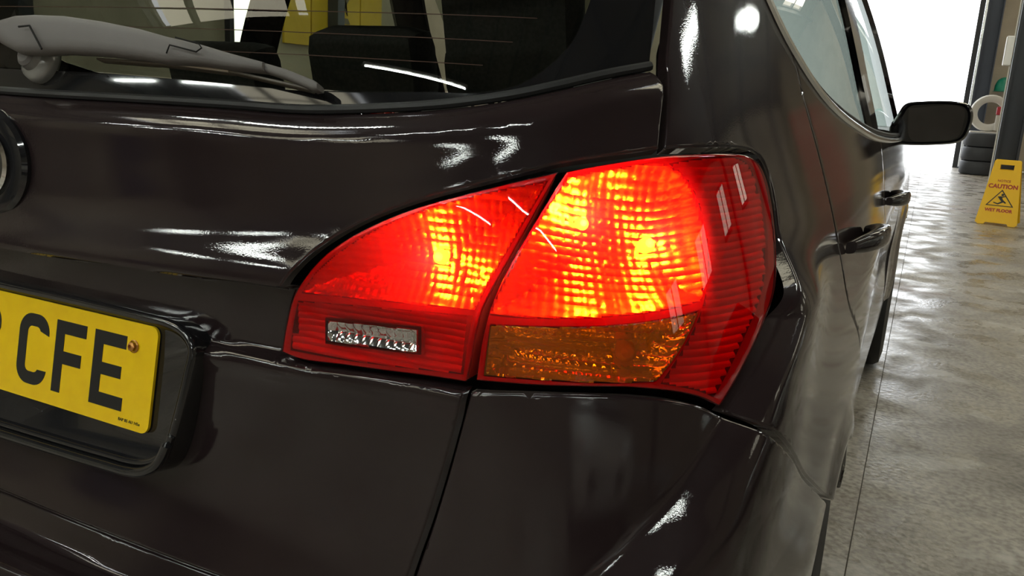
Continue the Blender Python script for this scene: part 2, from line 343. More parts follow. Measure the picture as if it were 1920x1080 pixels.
def panel(name, poly, m, parent, h=.008, gap=.0018, r=.003, disp=None, flange=.012, off=0., keep=None, holes=(), extra=None, surf=S, hfun=None, hole_r=True):
    """sheet cut from the body surface along a traced outline, with rolled edges and a return flange"""
    P = np.array(poly); P = resample(P, max(h, .004)) if h else P
    if poly_area(P) < 0: P = P[::-1]
    if gap: P = inset(P, gap)
    loops = [P]
    for H in holes:
        H = resample(np.array(H), h); H = H if poly_area(H) < 0 else H[::-1]; loops.append(H if not gap else inset(H[::-1], -gap)[::-1])
    lo, hi = P.min(0), P.max(0)
    gx = np.arange(lo[0]+h/2, hi[0], h); gz = np.arange(lo[1]+h/2, hi[1], h*.87)
    Q = np.stack(np.meshgrid(gx, gz, indexing='ij'), -1); Q[:, 1::2, 0] += h/2; Q = Q.reshape(-1, 2)
    if hfun is not None: Q = Q[hfun(Q)]
    Q = Q[insideb(Q, P)]
    allb = loops
    for H in loops[1:]: Q = Q[~insideb(Q, H)]
    dmin = np.full(len(Q), 1e9)
    for lp in allb: dmin = np.minimum(dmin, pdist(Q, lp))
    Q = Q[dmin > max(r*1.35, h*.45)]
    pts = [P]; n = len(P); edges = [(i, (i+1) % n) for i in range(n)]; base = n
    for H in loops[1:]:
        k = len(H); pts.append(H); edges += [(base+i, base+(i+1) % k) for i in range(k)]; base += k
    nb = base
    if r:
        for lp in (loops if hole_r else loops[:1]):
            sgn = 1 if lp is P else -1
            for q in (.3, .65, 1.0):
                R = inset(lp, r*q) if lp is P else inset(lp[::-1], -r*q)
                pts.append(R)
    if extra is not None: pts.append(np.array(extra))
    pts.append(Q); V = np.concatenate(pts)
    vo, eo, fo, ov, _, _ = delaunay_2d_cdt([Vector(p) for p in V], edges, [], 0, 1e-7)
    V2 = np.array([tuple(v) for v in vo]); F = np.array([f for f in fo if len(f) == 3]); cen = V2[F].mean(1)
    ok = insideb(cen, P)
    for H in loops[1:]: ok &= ~insideb(cen, H)
    F = F[ok]
    LP = loops if hole_r else [P]
    def f0(s, z):
        p = surf(s, z); d = np.zeros(len(p))+off
        if disp is not None: d = d+disp(s, z)
        return p+SN(s, z, surf)*d[:, None]
    def f(s, z):
        p = surf(s, z); d = np.zeros(len(p))+off
        if disp is not None: d = d+disp(s, z)
        dd = np.full(len(p), 1e9); q = np.stack([s, z], 1)
        for lp in LP: dd = np.minimum(dd, pdist(q, lp))
        t = np.clip(1-dd/r, 0, 1); d = d-r*(1-np.sqrt(np.maximum(1-t*t, 0)))
        return p+SN(s, z, surf)*d[:, None]
    pos = f0(V2[:, 0], V2[:, 1]); nor = SN(V2[:, 0], V2[:, 1], f0, 4e-4)
    if r:
        # every ring point and outline point lies among the first ones; the rest are farther than r from the edge
        dd = np.full(len(V2), 1e9)
        near = np.zeros(len(V2), bool); near[:len(V)-len(Q)] = True
        k = np.nonzero(near)[0]
        pos[k] = f(V2[k, 0], V2[k, 1]); nor[k] = SN(V2[k, 0], V2[k, 1], f, 4e-4)
    base_n = SN(V2[:, 0], V2[:, 1], surf)
    # orient: outward = away from car axis
    if F.size:
        t = F[0]; fn = np.cross(pos[t[1]]-pos[t[0]], pos[t[2]]-pos[t[0]])
        if fn @ base_n[t[0]] < 0: F = F[:, ::-1]
    used = np.unique(F); remap = -np.ones(len(pos), int); remap[used] = np.arange(len(used)); pos, nor, base_n, V2 = pos[used], nor[used], base_n[used], V2[used]; F = remap[F]
    verts = [tuple(p) for p in pos]; norms = [tuple(p) for p in nor]; faces = [tuple(t) for t in F]
    if flange:
        cnt = {}
        for t in faces:
            for a, b in ((t[0], t[1]), (t[1], t[2]), (t[2], t[0])): cnt[(a, b)] = 1
        bd = [(a, b) for (a, b) in cnt if (b, a) not in cnt]; dup = {}
        for a, b in bd:
            for w in (a, b):
                if w not in dup:
                    dup[w] = len(verts); verts.append(tuple(pos[w]-base_n[w]*flange)); norms.append(norms[w])
            faces.append((b, a, dup[a], dup[b]))
    me = bpy.data.meshes.new(name); me.from_pydata(verts, [], faces); me.update()
    o = link(name, me, m, parent)
    me.normals_split_custom_set_from_vertices(norms)
    return o
def mirror_half(ch):
    return ch+[(-s, z) for s, z in ch[::-1] if s > 1e-6]
def sstep(t): t = np.clip(t, 0, 1); return t*t*(3-2*t)
def curve_fn(pts):
    """z as a function of |s| along a traced line"""
    p = np.array(sorted([px2sz(*q) for q in pts])); xs, zs = p[:, 0], p[:, 1]; M = spl_ops(xs)
    return lambda s: weights(xs, M, np.clip(np.abs(s), xs[0], xs[-1])) @ zs
car = empty('hatchback_car', (0, 1.6, 0))
tag(car, 'black hatchback car seen from its rear right corner with a lit tail lamp', 'car')
# ---- traced lines (pixels of the photograph, cast onto the body surface)
GLASS_E = [(-60, 163), (80, 172), (250, 181), (420, 191), (560, 200), (710, 196), (822, 188), (935, 173), (1047, 151), (1160, 126), (1234, 113)]
LTOP = [(1241, 284), (1150, 298), (1052, 313), (960, 335), (870, 358), (790, 380), (715, 407), (650, 439), (600, 475), (564, 516), (540, 559), (527, 612), (519, 668)]
LBOT = [(519, 668), (560, 681), (640, 692), (720, 703), (800, 714), (879, 726)]
SEAM = [(879, 726), (866, 775), (840, 868), (806, 978), (770, 1080), (738, 1180)]
TGBOT = [(738, 1180), (600, 1150), (390, 1080), (200, 1007), (0, 925), (-100, 880)]
def s0(ch, a=False, b=False):
    ch = list(ch)
    if a: ch[0] = (0., ch[0][1])
    if b: ch[-1] = (0., ch[-1][1])
    return ch
tg = chain(GLASS_E, [(1234, 113), (1247, 139), (1246, 210), (1241, 284)], LTOP, LBOT, SEAM, TGBOT)
tg = [p for p in tg if p[0] > .02]; tg = [(0, tg[0][1])]+tg+[(0, tg[-1][1])]
zg = curve_fn(GLASS_E); zbot = curve_fn(TGBOT[1:])
ledge = curve_fn([(-60, 440), (0, 455), (130, 478), (280, 500), (420, 519), (550, 534)])
crease = curve_fn([(-60, 590), (200, 617), (372, 652), (450, 664), (530, 679), (640, 696), (760, 713), (870, 733)])
# plate pocket, rounded outline in (s, z)
def rrect_d(s, z, cx, cz, hx, hz, r):
    qx = np.abs(s-cx)-hx+r; qz = np.abs(z-cz)-hz+r
    return np.hypot(np.maximum(qx, 0), np.maximum(qz, 0))+np.minimum(np.maximum(qx, qz), 0)-r
def tg_disp(s, z):
    d = np.zeros(len(s)); a = np.abs(s)
    # flange turned in towards the glass, shoulder line below it
    t = (zg(s)-z)/.030; d -= .016*np.clip(1-t, 0, 1)**1.7
    t2 = (zg(s)-z-.03)/.02; d += .003*np.exp(-t2*t2)
    # recessed band between the upper lip and the lower panel
    zl, zc = ledge(s), crease(s)
    fade = 1-sstep((a-.60)/.06)
    up = sstep((zl-z)/.006); lowr = sstep((z-zc)/.010+.3)
    d -= .014*up*lowr*fade
    d += .017*np.exp(-(np.maximum(z-zl-.003, 0)/.036)**2)*(1-up)*fade          # rolled lip above
    d += .0035*np.exp(-((zc-z-.010)/.010)**2)*fade        # rolled shoulder below
    return d
tgfine = lambda Q: (Q[:, 0] > -.15) | ((np.round(Q[:, 0]/.005).astype(int) % 4 == 0) & (np.round(Q[:, 1]/.00435).astype(int) % 4 == 0))
tailgate = panel('tailgate', mirror_half(tg), PAINT, car, h=.0055, gap=.003, disp=tg_disp, hfun=tgfine)
# ---- bumper
ARC_C = (.60, .30); ARC_R = .335
def arch(a): return (ARC_C[0]-ARC_R*math.cos(a), ARC_C[1]+ARC_R*math.sin(a))   # a from rear side upward
LB2 = [(884, 731), (1000, 733), (1100, 735), (1180, 737), (1240, 742), (1280, 748), (1320, 758), (1350, 774)]
BSEAM = [(1350, 774), (1392, 797), (1440, 838), (1500, 891), (1551, 940)]
bs_end = px2sz(1551, 940)
pe = S([bs_end[0]], [bs_end[1]])[0]; a_end = math.atan2(pe[2]-ARC_C[1], ARC_C[0]-pe[1])
ARC_R = math.hypot(pe[2]-ARC_C[1], ARC_C[0]-pe[1])
print('bumper seam end', pe, 'arch r', ARC_R)
archlow = [yz2s(*arch(a)) for a in np.linspace(a_end, .18, 8)]
bump = chain(LB2, BSEAM)+chain(archlow, px=False)[1:]+[(.9, .33), (.6, .32), (.3, .315)]
bump += [(0, .31)]
inner = chain(TGBOT[::-1], px=True); inner = [p for p in inner if p[0] > .02]
inner = [(0, inner[0][1])]+inner+chain(SEAM[::-1])[1:]
ridgeL = curve_fn([(1352, 782), (1300, 868), (1250, 940), (1180, 1018), (1110, 1082), (1040, 1140)])
def line_s(pts):
    p = np.array(sorted([px2sz(*q)[::-1] for q in pts])); xs, zs = p[:, 0], p[:, 1]; M = spl_ops(xs)
    return lambda z: weights(xs, M, np.clip(z, xs[0], xs[-1])) @ zs
RL = line_s([(1440, 600), (1420, 645), (1385, 715), (1352, 782), (1300, 868), (1250, 940), (1180, 1018), (1110, 1082), (1040, 1140)])
RR = line_s([(1462, 590), (1447, 640), (1418, 715), (1392, 800), (1365, 880), (1335, 960), (1293, 1020), (1245, 1082), (1200, 1140)])
def ridge_disp(s, z):
    a, b = RL(z), RR(z); s_ = np.abs(s); w = np.maximum(b-a, .012); t = (s_-a)/w
    fade = sstep((.93-z)/.08)*sstep((z-.40)/.1); rr = .0035
    sp = lambda x: rr*np.logaddexp(0, np.clip(x/rr, -60, 60)) + np.maximum(x-60*rr, 0)
    ramp = (sp(s_-a)-sp(s_-b))/w
    return .026*ramp*np.exp(-np.square(np.maximum(s_-b, 0)/.13))*fade
def bump_disp(s, z):
    d = ridge_disp(s, z); a = np.abs(s); f = 1-sstep((a-.42)/.22)
    t = (zbot(s)-z)
    d += f*(.034*sstep((t-.035)/.016)-.030*(1-sstep((t-.030)/.01))*0)
    d -= f*.02*(1-sstep((t-.03)/.012))
    return d
bump_full = mirror_half(bump)+[(-s, z) for s, z in inner[::-1] if s > 1e-6]+inner
lfine = lambda Q: (Q[:, 0] > -.1) | ((np.round(Q[:, 0]/.006).astype(int) % 4 == 0) & (np.round(Q[:, 1]/.0052).astype(int) % 4 == 0))
def ridge_pts(z0, z1):
    zz = np.arange(z0, z1, .0045); out = []
    for fn in (RL, RR):
        for dx in (-.006, -.003, 0, .003, .006): out.append(np.stack([fn(zz)+dx, zz], 1))
    return np.concatenate(out)
def inpoly(Q, poly, d=.006): P = np.array(poly); Q = Q[insideb(Q, P)]; return Q[pdist(Q, P) > d]
bumper = panel('rear_bumper', bump_full, PAINT, car, h=.0065, gap=.0025, extra=inpoly(ridge_pts(.42, .84), bump_full), disp=bump_disp, hfun=lfine)
# ---- quarter panel, doors, wing
def fl(pts): return [yz2s(*p) for p in pts]
QL = [(1243, 282), (1249, 210), (1250, 139), (1247, 118), (1252, 60), (1258, 0), (1262, -40)]
LR = [(1354, 770), (1381, 728), (1411, 673), (1438, 614), (1456, 562), (1461, 530), (1462, 480), (1459, 430), (1453, 380), (1443, 333), (1431, 303), (1410, 285), (1370, 279), (1300, 280), (1243, 282)]
ql_top = px2sz(1262, -40)
DSEAM = [(.80, .66), (.70, .735), (.595, .80), (.565, .86), (.555, .93), (.55, 1.0), (.545, 1.06)]      # rear door shut line (y, z)
BELT = [(.35, 1.345), (.40, 1.262), (.47, 1.175), (.545, 1.115), (.70, 1.055), (1.0, 1.012), (1.5, .987), (2.25, .972)]  # window line (y, z)
arctop = [yz2s(*arch(a)) for a in np.linspace(a_end, 2.18, 14)]
belt_up = fl(BELT)[::-1]
quarter = chain(QL)+[(ql_top[0]-.03, 1.3), (ql_top[0]-.06, 1.46), (.86, 1.46), (yz2s(.42, 1.40))]
bq = smooth(fl([(.35, 1.345), (.40, 1.262), (.47, 1.175), (.545, 1.115)]))
quarter = chain(QL)+[(ql_top[0]-.02, 1.25), (ql_top[0]-.05, 1.46), (bq[0][0]-.03, 1.46)]+bq
quarter += smooth(fl(DSEAM)[::-1])
quarter += arctop[::-1]
quarter += chain(BSEAM[::-1])[1:]+chain(LR)[1:]
def q_disp(s, z):
    d = ridge_disp(s, z)
    p = S(np.abs(s), z); rr = np.hypot(p[:, 1]-ARC_C[0], z-ARC_C[1])
    return d+.008*np.exp(-((rr-ARC_R-.012)/.028)**2)*(s*s > .5)
quarter_o = panel('quarter_panel', quarter, PAINT, car, h=.0065, extra=inpoly(ridge_pts(.74, .93), quarter), disp=q_disp)
panel('quarter_panel', [(-s, z) for s, z in quarter], PAINT, car, h=.025, r=0, gap=.0, disp=q_disp)
# waist crease along the doors
def door_disp(s, z):
    p = S(np.abs(s), z); y = p[:, 1]; zc = .80+.02*(y-1.5)
    d = .006*np.exp(-((z-zc-.02)/.03)**2)-.010*np.exp(-((z-.58)/.09)**2)
    rr = np.hypot(y-ARC_C[0], z-ARC_C[1]); return d*sstep((y-.6)/.3)+.008*np.exp(-((rr-ARC_R-.012)/.028)**2)
def belt_z(y): b = np.array(BELT); return np.interp(y, b[:, 0], b[:, 1])
def bpts(y0, y1, n=10, dz=0): return [(y, float(belt_z(y))+dz) for y in np.linspace(y0, y1, n)]
YD = 1.30
rd = smooth(fl(DSEAM+[]), 4)+fl([(.545, 1.115)])+fl(bpts(.6, YD))+fl([(YD, .7), (YD+.01, .5), (YD+.02, .36)])+fl([(1.05, .36), (.955, .38)])+[yz2s(*arch(a)) for a in np.linspace(2.75, 2.2, 6)]
door_r = panel('rear_door', rd, PAINT, car, h=.016, gap=.002, disp=door_disp)
fd = fl(bpts(YD, 2.30))+fl([(2.42, .97), (2.46, .8), (2.44, .5), (2.42, .36), (1.9, .36), (YD+.02, .36), (YD+.01, .5), (YD, .7)])
door_f = panel('front_door', fd, PAINT, car, h=.02, gap=.002, disp=door_disp)
AC2 = (3.19, .30)
fw = fl([(2.42, .972), (2.8, .955), (3.3, .90), (3.62, .80), (3.62, .45)]) + fl([(AC2[0]+.345*math.cos(a), AC2[1]+.345*math.sin(a)) for a in np.linspace(.4, 2.95, 14)])+fl([(2.75, .36), (2.42, .36), (2.44, .5), (2.46, .8)])
def wing_disp(s, z):
    p = S(np.abs(s), z); rr = np.hypot(p[:, 1]-AC2[0], z-AC2[1]); return door_disp(s, z)*.5+.014*np.exp(-((rr-.36)/.05)**2)
wing = panel('front_wing', fw, PAINT, car, h=.02, disp=wing_disp)
for nm, pl in (('rear_door', rd), ('front_door', fd), ('front_wing', fw)):
    panel(nm, [(-s, z) for s, z in pl], PAINT, car, h=.06, r=0, gap=0, disp=door_disp)
# dark shell added behind the shut lines to block light through the gaps
shell_v, shell_f = [], []
for sd in (1,):
    sg = np.concatenate([np.linspace(-3.5, -.9, 30), np.linspace(-.85, .85, 60), np.linspace(.9, 3.5, 30)]); zs = np.linspace(.38, 1.0, 16)
    PP = S(np.repeat(sg, 16), np.tile(zs, len(sg))); NN = SN(np.repeat(sg, 16), np.tile(zs, len(sg))); q = PP-NN*.095
    shell_v = q
    keepc = []
    for i in range(len(sg)-1):
        for j in range(15):
            c = PP[[i*16+j, (i+1)*16+j]].mean(0)
            if min(math.hypot(c[1]-ARC_C[0], c[2]-ARC_C[1]), math.hypot(c[1]-AC2[0], c[2]-AC2[1])) > .36 or abs(c[0]) < .7: shell_f.append((i*16+j, (i+1)*16+j, (i+1)*16+j+1, i*16+j+1))
pyd('gap_block_shell', shell_v, shell_f, DARK, car)
# underside, roof, bonnet
u = MB(); u.box((0, 1.75, .40), (1.3, 3.4, .06)); u.build('underbody', DARK, car)
rz = 1.47
rl = [S([s], [rz])[0] for s in np.concatenate([np.linspace(0, .9, 8), np.linspace(1.1, 2.5, 8)])]
rv = []; rf = []
for p in rl:
    for k in range(9):
        t = -1+2*k/8; rv.append((p[0]*t, p[1], rz-.005+.075*(1-t*t)*min(1, (p[1]-.2)/.35)))
for i in range(len(rl)-1):
    for k in range(8): rf.append((i*9+k, i*9+k+1, (i+1)*9+k+1, (i+1)*9+k))
pyd('roof', rv, rf, PAINT, car)
bv = []; bf = []
for i, (y, z, w) in enumerate([(2.55, 1.00, .80), (2.85, .985, .83), (3.25, .93, .83), (3.6, .82, .80), (3.72, .70, .72), (3.74, .35, .70)]):
    for k in range(9): t = -1+2*k/8; bv.append((w*t, y+(.0 if i < 3 else -.1*t*t), z+.05*(1-t*t)*(i < 4)-.01))
for i in range(5):
    for k in range(8): bf.append((i*9+k, i*9+k+1, (i+1)*9+k+1, (i+1)*9+k))
pyd('bonnet', bv, bf, PAINT, car)
# ---- glazing
def glass_mat(name, tint, fres=1.5):
    m = bpy.data.materials.new(name); m.use_nodes = True; nt = m.node_tree; nt.nodes.clear(); L = nt.links.new
    out = nt.nodes.new('ShaderNodeOutputMaterial'); t = nt.nodes.new('ShaderNodeBsdfTransparent'); t.inputs[0].default_value = (*tint, 1)
    g = nt.nodes.new('ShaderNodeBsdfGlossy'); g.inputs['Roughness'].default_value = .005; fr = thin_fresnel(nt, fres)
    mx = nt.nodes.new('ShaderNodeMixShader'); L(fr.outputs[0], mx.inputs[0]); L(t.outputs[0], mx.inputs[1]); L(g.outputs[0], mx.inputs[2]); L(mx.outputs[0], out.inputs[0]); return m
GLASS = glass_mat('tinted_rear_glass', (.50, .53, .46)); GLASS2 = glass_mat('side_glass', (.62, .68, .64)); PRIV = glass_mat('privacy_glass', (.13, .14, .13), 1.8); GLASS3 = glass_mat('front_door_glass', (.40, .43, .41), 1.8)
FRIT = mat('glass_frit', (.010, .010, .011), .06, 0, .5)
gl = chain([(-60, 163)]+GLASS_E[1:], [(1234, 113), (1240, 60), (1246, 0), (1250, -40)])
gl = [p for p in gl if p[0] > .02]; gl = [(0, gl[0][1])]+gl+[(gl[-1][0]-.02, 1.25), (gl[-1][0]-.05, 1.43), (0, 1.44)]
frit_in = chain([(-60, 118), (150, 124), (350, 140), (560, 158), (700, 160), (800, 158), (880, 160), (960, 148), (1030, 110), (1080, 60), (1110, 0), (1125, -40)])
frit_in = [p for p in frit_in if p[0] > .02]; frit_in = [(0, frit_in[0][1])]+frit_in+[(frit_in[-1][0]-.01, 1.22), (frit_in[-1][0]-.03, 1.39), (0, 1.40)]
GO = -.015
rear_glass = panel('rear_window', mirror_half(frit_in), GLASS, car, h=.02, gap=0, r=0, flange=0, off=GO)
panel('window_border', mirror_half(gl), FRIT, rear_glass, h=.012, gap=.001, r=0, flange=.004, off=GO, holes=[mirror_half(frit_in)])
# rubber seal along the lower edge of the glass
def on(s, z, d=0.): s, z = np.atleast_1d(s), np.atleast_1d(z); return S(s, z)+SN(s, z)*np.asarray(d).reshape(-1, 1)
ge = np.array([p for p in chain(GLASS_E)]); ge = ge[ge[:, 0] > 0]; ge = np.concatenate([(ge*[-1, 1])[::-1], ge])
b = MB(); b.tube(on(ge[:, 0], ge[:, 1]+.0015, -.0135), .0045, 8); b.build('window_seal', RUBBER, rear_glass, True)
# heater lines in the glass
for px0, px1 in (((535, 4), (1010, 17)), ((500, 44), (960, 63)), ((560, 90), (900, 108))):
    a, c = px2sz(*px0), px2sz(*px1); ss = np.linspace(-a[0]*1.0, c[0], 24); zz = np.interp(np.abs(ss), [0, a[0], c[0]], [a[1], a[1], c[1]])
    b = MB(); b.tube(on(ss, zz, GO+.0008), .00055, 4); b.build('heater_line', mat('heater_brown', (.05, .02, .01), .5), rear_glass)
# side windows with pillar between
def side_win(name, pts, sgn=1, gm=None): return panel(name, [(s*sgn, z) for s, z in fl(pts)], gm, car, h=.05, gap=.0, r=0, flange=0, off=-.012)
wr = [(.58, 1.10), (.72, 1.05)]+bpts(.8, 1.22)+[(1.22, 1.42), (1.0, 1.43), (.72, 1.42), (.60, 1.30), (.53, 1.18)]
wf = bpts(1.34, 2.2)+[(2.15, 1.06), (1.75, 1.42), (1.34, 1.43)]
for sg in (1, -1): side_win('side_window', wr, sg, PRIV if sg > 0 else GLASS3); side_win('side_window', wf, sg, GLASS3 if sg > 0 else GLASS2)
PIL = GLOSSBLK
for sg in (1, -1):
    panel('door_pillar', [(s*sgn_, z) for sgn_ in (sg,) for s, z in fl([(1.21, float(belt_z(1.21))), (1.35, float(belt_z(1.35))), (1.35, 1.45), (1.21, 1.45)])], PIL, car, h=.04, gap=0, r=0, off=-.004)
    panel('windscreen_pillar', [(s*sg, z) for s, z in fl([(2.2, .975), (2.45, .97), (1.9, 1.46), (1.70, 1.46), (2.12, 1.06)])], PAINT, car, h=.04, gap=0, r=0, off=0)
    panel('roof_rail', [(s*sg, z) for s, z in fl([(.42, 1.43), (1.0, 1.425), (1.9, 1.425), (1.85, 1.47), (1.0, 1.47), (.5, 1.47)])], PAINT, car, h=.04, gap=0, r=0, off=0)
# bright trim along the window line
b = MB(); bb = np.array(smooth(fl(BELT), 5)); b.tube(on(bb[:, 0], bb[:, 1], .001), .0055, 8); b.build('window_trim', SATIN, car, True)
b = MB(); b.tube(on(bb[:, 0], bb[:, 1]+.013, -.004), .006, 8); b.build('window_seal', RUBBER, car, True)
# windscreen
wv = [(-.66, 1.9, 1.46), (.66, 1.9, 1.46), (.80, 2.55, 1.0), (-.80, 2.55, 1.0), (0, 1.82, 1.52), (0, 2.68, 1.0)]
pyd('windscreen', wv, [(0, 4, 5, 3), (4, 1, 2, 5)], GLASS2, car, False)
# ================================================================== rear lamps
REDLENS = lens_mat('red_lens', (.86, .021, .0005), .08, .08, thick=(.55, .004, .006))
AMBLENS = lens_mat('amber_lens', (.80, .30, .02), .12, .10, thick=(.75, .26, .02))
CLRLENS = lens_mat('clear_lens', (.92, .92, .92), .03, .02)
REDPL = mat('red_bezel', (.55, .012, .010), .35)
BULBG = mat('bulb_filament', (1, 1, 1), .3, emit=(1, .78, .42), es=260)
BULBOFF = mat('bulb_amber_glass', (.55, .22, .03), .1, 0, .5)
def cells(name, poly, cs, cz, m, parent, depth, bulge, sub=4, rim=.006, taper=.045, skew=0., scallop=0., jit=0.):
    """bowl-shaped sheet of small pillow facets inside a traced outline"""
    P = resample(np.array(poly), .004)
    if poly_area(P) < 0: P = P[::-1]
    lo, hi = P.min(0), P.max(0); hs = min(cs/sub, .006); ns = int((hi[0]-lo[0])/hs)+2; nz = int((hi[1]-lo[1])/cz*sub)+2
    gs = lo[0]+np.arange(ns)*hs; gz = lo[1]+np.arange(nz)*cz/sub
    A, B = np.meshgrid(gs, gz, indexing='ij'); s, z = A.ravel(), B.ravel(); q = np.stack([s, z], 1)
    ins = insideb(q, P); d = pdist(q, P); ds = np.where(ins, d, -d)
    bowl = -rim-depth*(1-np.exp(-np.maximum(ds, 0)/taper))
    fu = ((s-lo[0])/cs+skew*(z-lo[1])/cz) % 1-.5; fv = ((z-lo[1])/cz+(scallop*np.abs(fu) if scallop else 0)) % 1-.5
    fac = bulge*(1-4*fu*fu)*.5+bulge*(1-4*fv*fv)*.5
    if jit:      # each facet aims a little differently
        ci = np.floor((s-lo[0])/cs+skew*(z-lo[1])/cz).astype(int); cj = np.floor((z-lo[1])/cz).astype(int)
        ra = np.sin(ci*12.9898+cj*78.233)*43758.5453 % 1-.5; rb = np.sin(ci*39.425+cj*11.135)*24634.6345 % 1-.5
        fac = fac+jit*bulge*(fu*ra+fv*rb)
    pos = S(s, z)+SN(s, z)*(bowl+fac)[:, None]
    idx = np.arange(ns*nz).reshape(ns, nz); ok = (ds.reshape(ns, nz) > -.002)
    c = ok[:-1, :-1] & ok[1:, :-1] & ok[1:, 1:] & ok[:-1, 1:]
    I, J = np.nonzero(c); F = np.stack([idx[I, J], idx[I+1, J], idx[I+1, J+1], idx[I, J+1]], 1)
    u = np.unique(F); rm = np.zeros(ns*nz, int); rm[u] = np.arange(len(u))
    o = pyd(name, pos[u], rm[F], m, parent, True); o['kind'] = 'stuff'; o.data.set_sharp_from_angle(angle=math.radians(28)); return o
OUT_L = [(889, 716), (900, 640), (918, 572), (950, 502), (1000, 417), (1040, 352), (1062, 318)]
OUT_T = [(1062, 318), (1150, 302), (1240, 289), (1300, 285), (1370, 284), (1404, 289), (1424, 306), (1437, 336), (1447, 382), (1453, 430), (1456, 480), (1455, 530), (1450, 560), (1432, 611), (1405, 671), (1376, 725), (1352, 764)]
OUT_B = [(1352, 764), (1320, 749), (1280, 739), (1240, 734), (1180, 729), (1100, 728), (1000, 725), (889, 716)]
lamp_out = chain(OUT_L, OUT_T, OUT_B)
IN_T = [(1051, 318), (960, 339), (870, 362), (790, 384), (718, 411), (654, 443), (605, 478), (569, 519), (546, 560), (533, 612), (525, 662)]
IN_B = [(525, 662), (560, 676), (640, 687), (720, 698), (800, 708), (873, 719)]
IN_R = [(873, 719), (880, 690), (892, 630), (906, 580), (932, 528), (977, 448), (1020, 371), (1051, 318)]
lamp_in = chain(IN_T, IN_B, IN_R)
lit_out = chain([(918, 588), (947, 528), (992, 448), (1034, 380), (1066, 334)], [(1066, 334), (1150, 318), (1240, 309), (1274, 324), (1297, 356), (1313, 404), (1322, 462), (1323, 520), (1317, 560)], [(1317, 560), (1245, 578), (1149, 590), (1052, 594), (956, 592), (918, 588)])
amber = chain([(920, 612), (1052, 616), (1149, 613), (1245, 601), (1308, 586)], [(1308, 586), (1292, 622), (1266, 668), (1230, 713)], [(1230, 713), (1149, 716), (1004, 710), (908, 703)], [(908, 703), (920, 612)])
side = chain([(1262, 306), (1340, 295), (1392, 297), (1413, 312), (1425, 340), (1434, 385), (1440, 430), (1442, 480), (1440, 525), (1429, 568)], [(1429, 568), (1398, 640), (1370, 697), (1344, 742)], [(1344, 742), (1318, 731), (1285, 723), (1247, 717)], [(1247, 717), (1283, 660), (1312, 606), (1327, 560), (1332, 520), (1331, 462), (1322, 404), (1306, 356), (1284, 322), (1262, 306)])
lit_in = chain([(566, 548), (592, 512), (624, 483), (700, 434), (789, 397), (900, 366), (1022, 342)], [(1022, 342), (982, 410), (940, 482), (912, 530), (888, 578)], [(888, 578), (767, 567), (656, 557), (566, 548)])
low_in = chain([(556, 568), (656, 576), (767, 586), (880, 596)], [(880, 596), (872, 640), (864, 700)], [(864, 700), (800, 693), (720, 684), (640, 674), (542, 656)], [(542, 656), (548, 610), (556, 568)])
clear = chain([(613, 604), (700, 612), (780, 621)], [(780, 621), (780, 659)], [(780, 659), (700, 650), (613, 639)], [(613, 639), (613, 604)])
def bulb(px, depth, parent, power, size=.007, on_=True):
    s, z = px2sz(*px); p = Vector(on(s, z, depth)[0]); n = Vector(SN(np.array([s]), np.array([z]))[0])
    M = Matrix.Translation(p) @ n.to_track_quat('Z', 'Y').to_matrix().to_4x4()
    b = MB(); b.lathe([(.0, size*1.5), (size*.6, size*1.3), (size, size*.5), (size, -size*.5), (size*.7, -size*1.5), (size*.7, -size*3)], M, 14)
    o = b.build('bulb', BULBG if on_ else BULBOFF, parent, True)
    if on_:
        l = bpy.data.lights.new('bulb_light', 'POINT'); l.energy = power; l.shadow_soft_size = .006; l.color = (1, .86, .62)
        lo = bpy.data.objects.new('bulb_light', l); COL.objects.link(lo); lo.location = p+n*size*2.2; setpar(lo, parent)
    return o
# outer lamp, on the body
LAMPH = mat('lamp_shell', (.10, .006, .006), .5)
tail = panel('tail_lamp', lamp_out, LAMPH, car, h=.012, gap=.002, r=0, off=-.068, flange=-.064)
tail['label'] = 'lit red and amber tail lamp on the rear wing'
panel('lamp_bezel', lamp_out, REDPL, tail, h=.008, gap=.002, r=0, off=-.0020, flange=.003, holes=[lit_out, amber, side])
panel('red_lens', lamp_out, REDLENS, tail, h=.008, gap=.0012, r=.004, off=.0015, flange=.004, holes=[amber], hole_r=False)
panel('amber_lens', amber, AMBLENS, tail, h=.008, gap=0, r=0, off=.0015, flange=.0)
cells('reflector_facets', lit_out, .0105, .0072, REFLM, tail, .040, .0021, 4, .003, .026, skew=.10, jit=.7)
cells('indicator_facets', amber, .0088, .0085, REFL2, tail, .030, .0028, 4, .006, .02, skew=.45)
cells('side_facets', side, .5, .0066, mat('side_reflector', (.75, .12, .12), .35, .2), tail, .008, .0030, 4, .006, .02)
bulb((1236, 446), -.030, tail, 1.4); bulb((1100, 410), -.026, tail, 2.0, .005); bulb((1180, 660), -.022, tail, 0, .009, False)  # second lit bulb is added to brighten the left part of the lamp
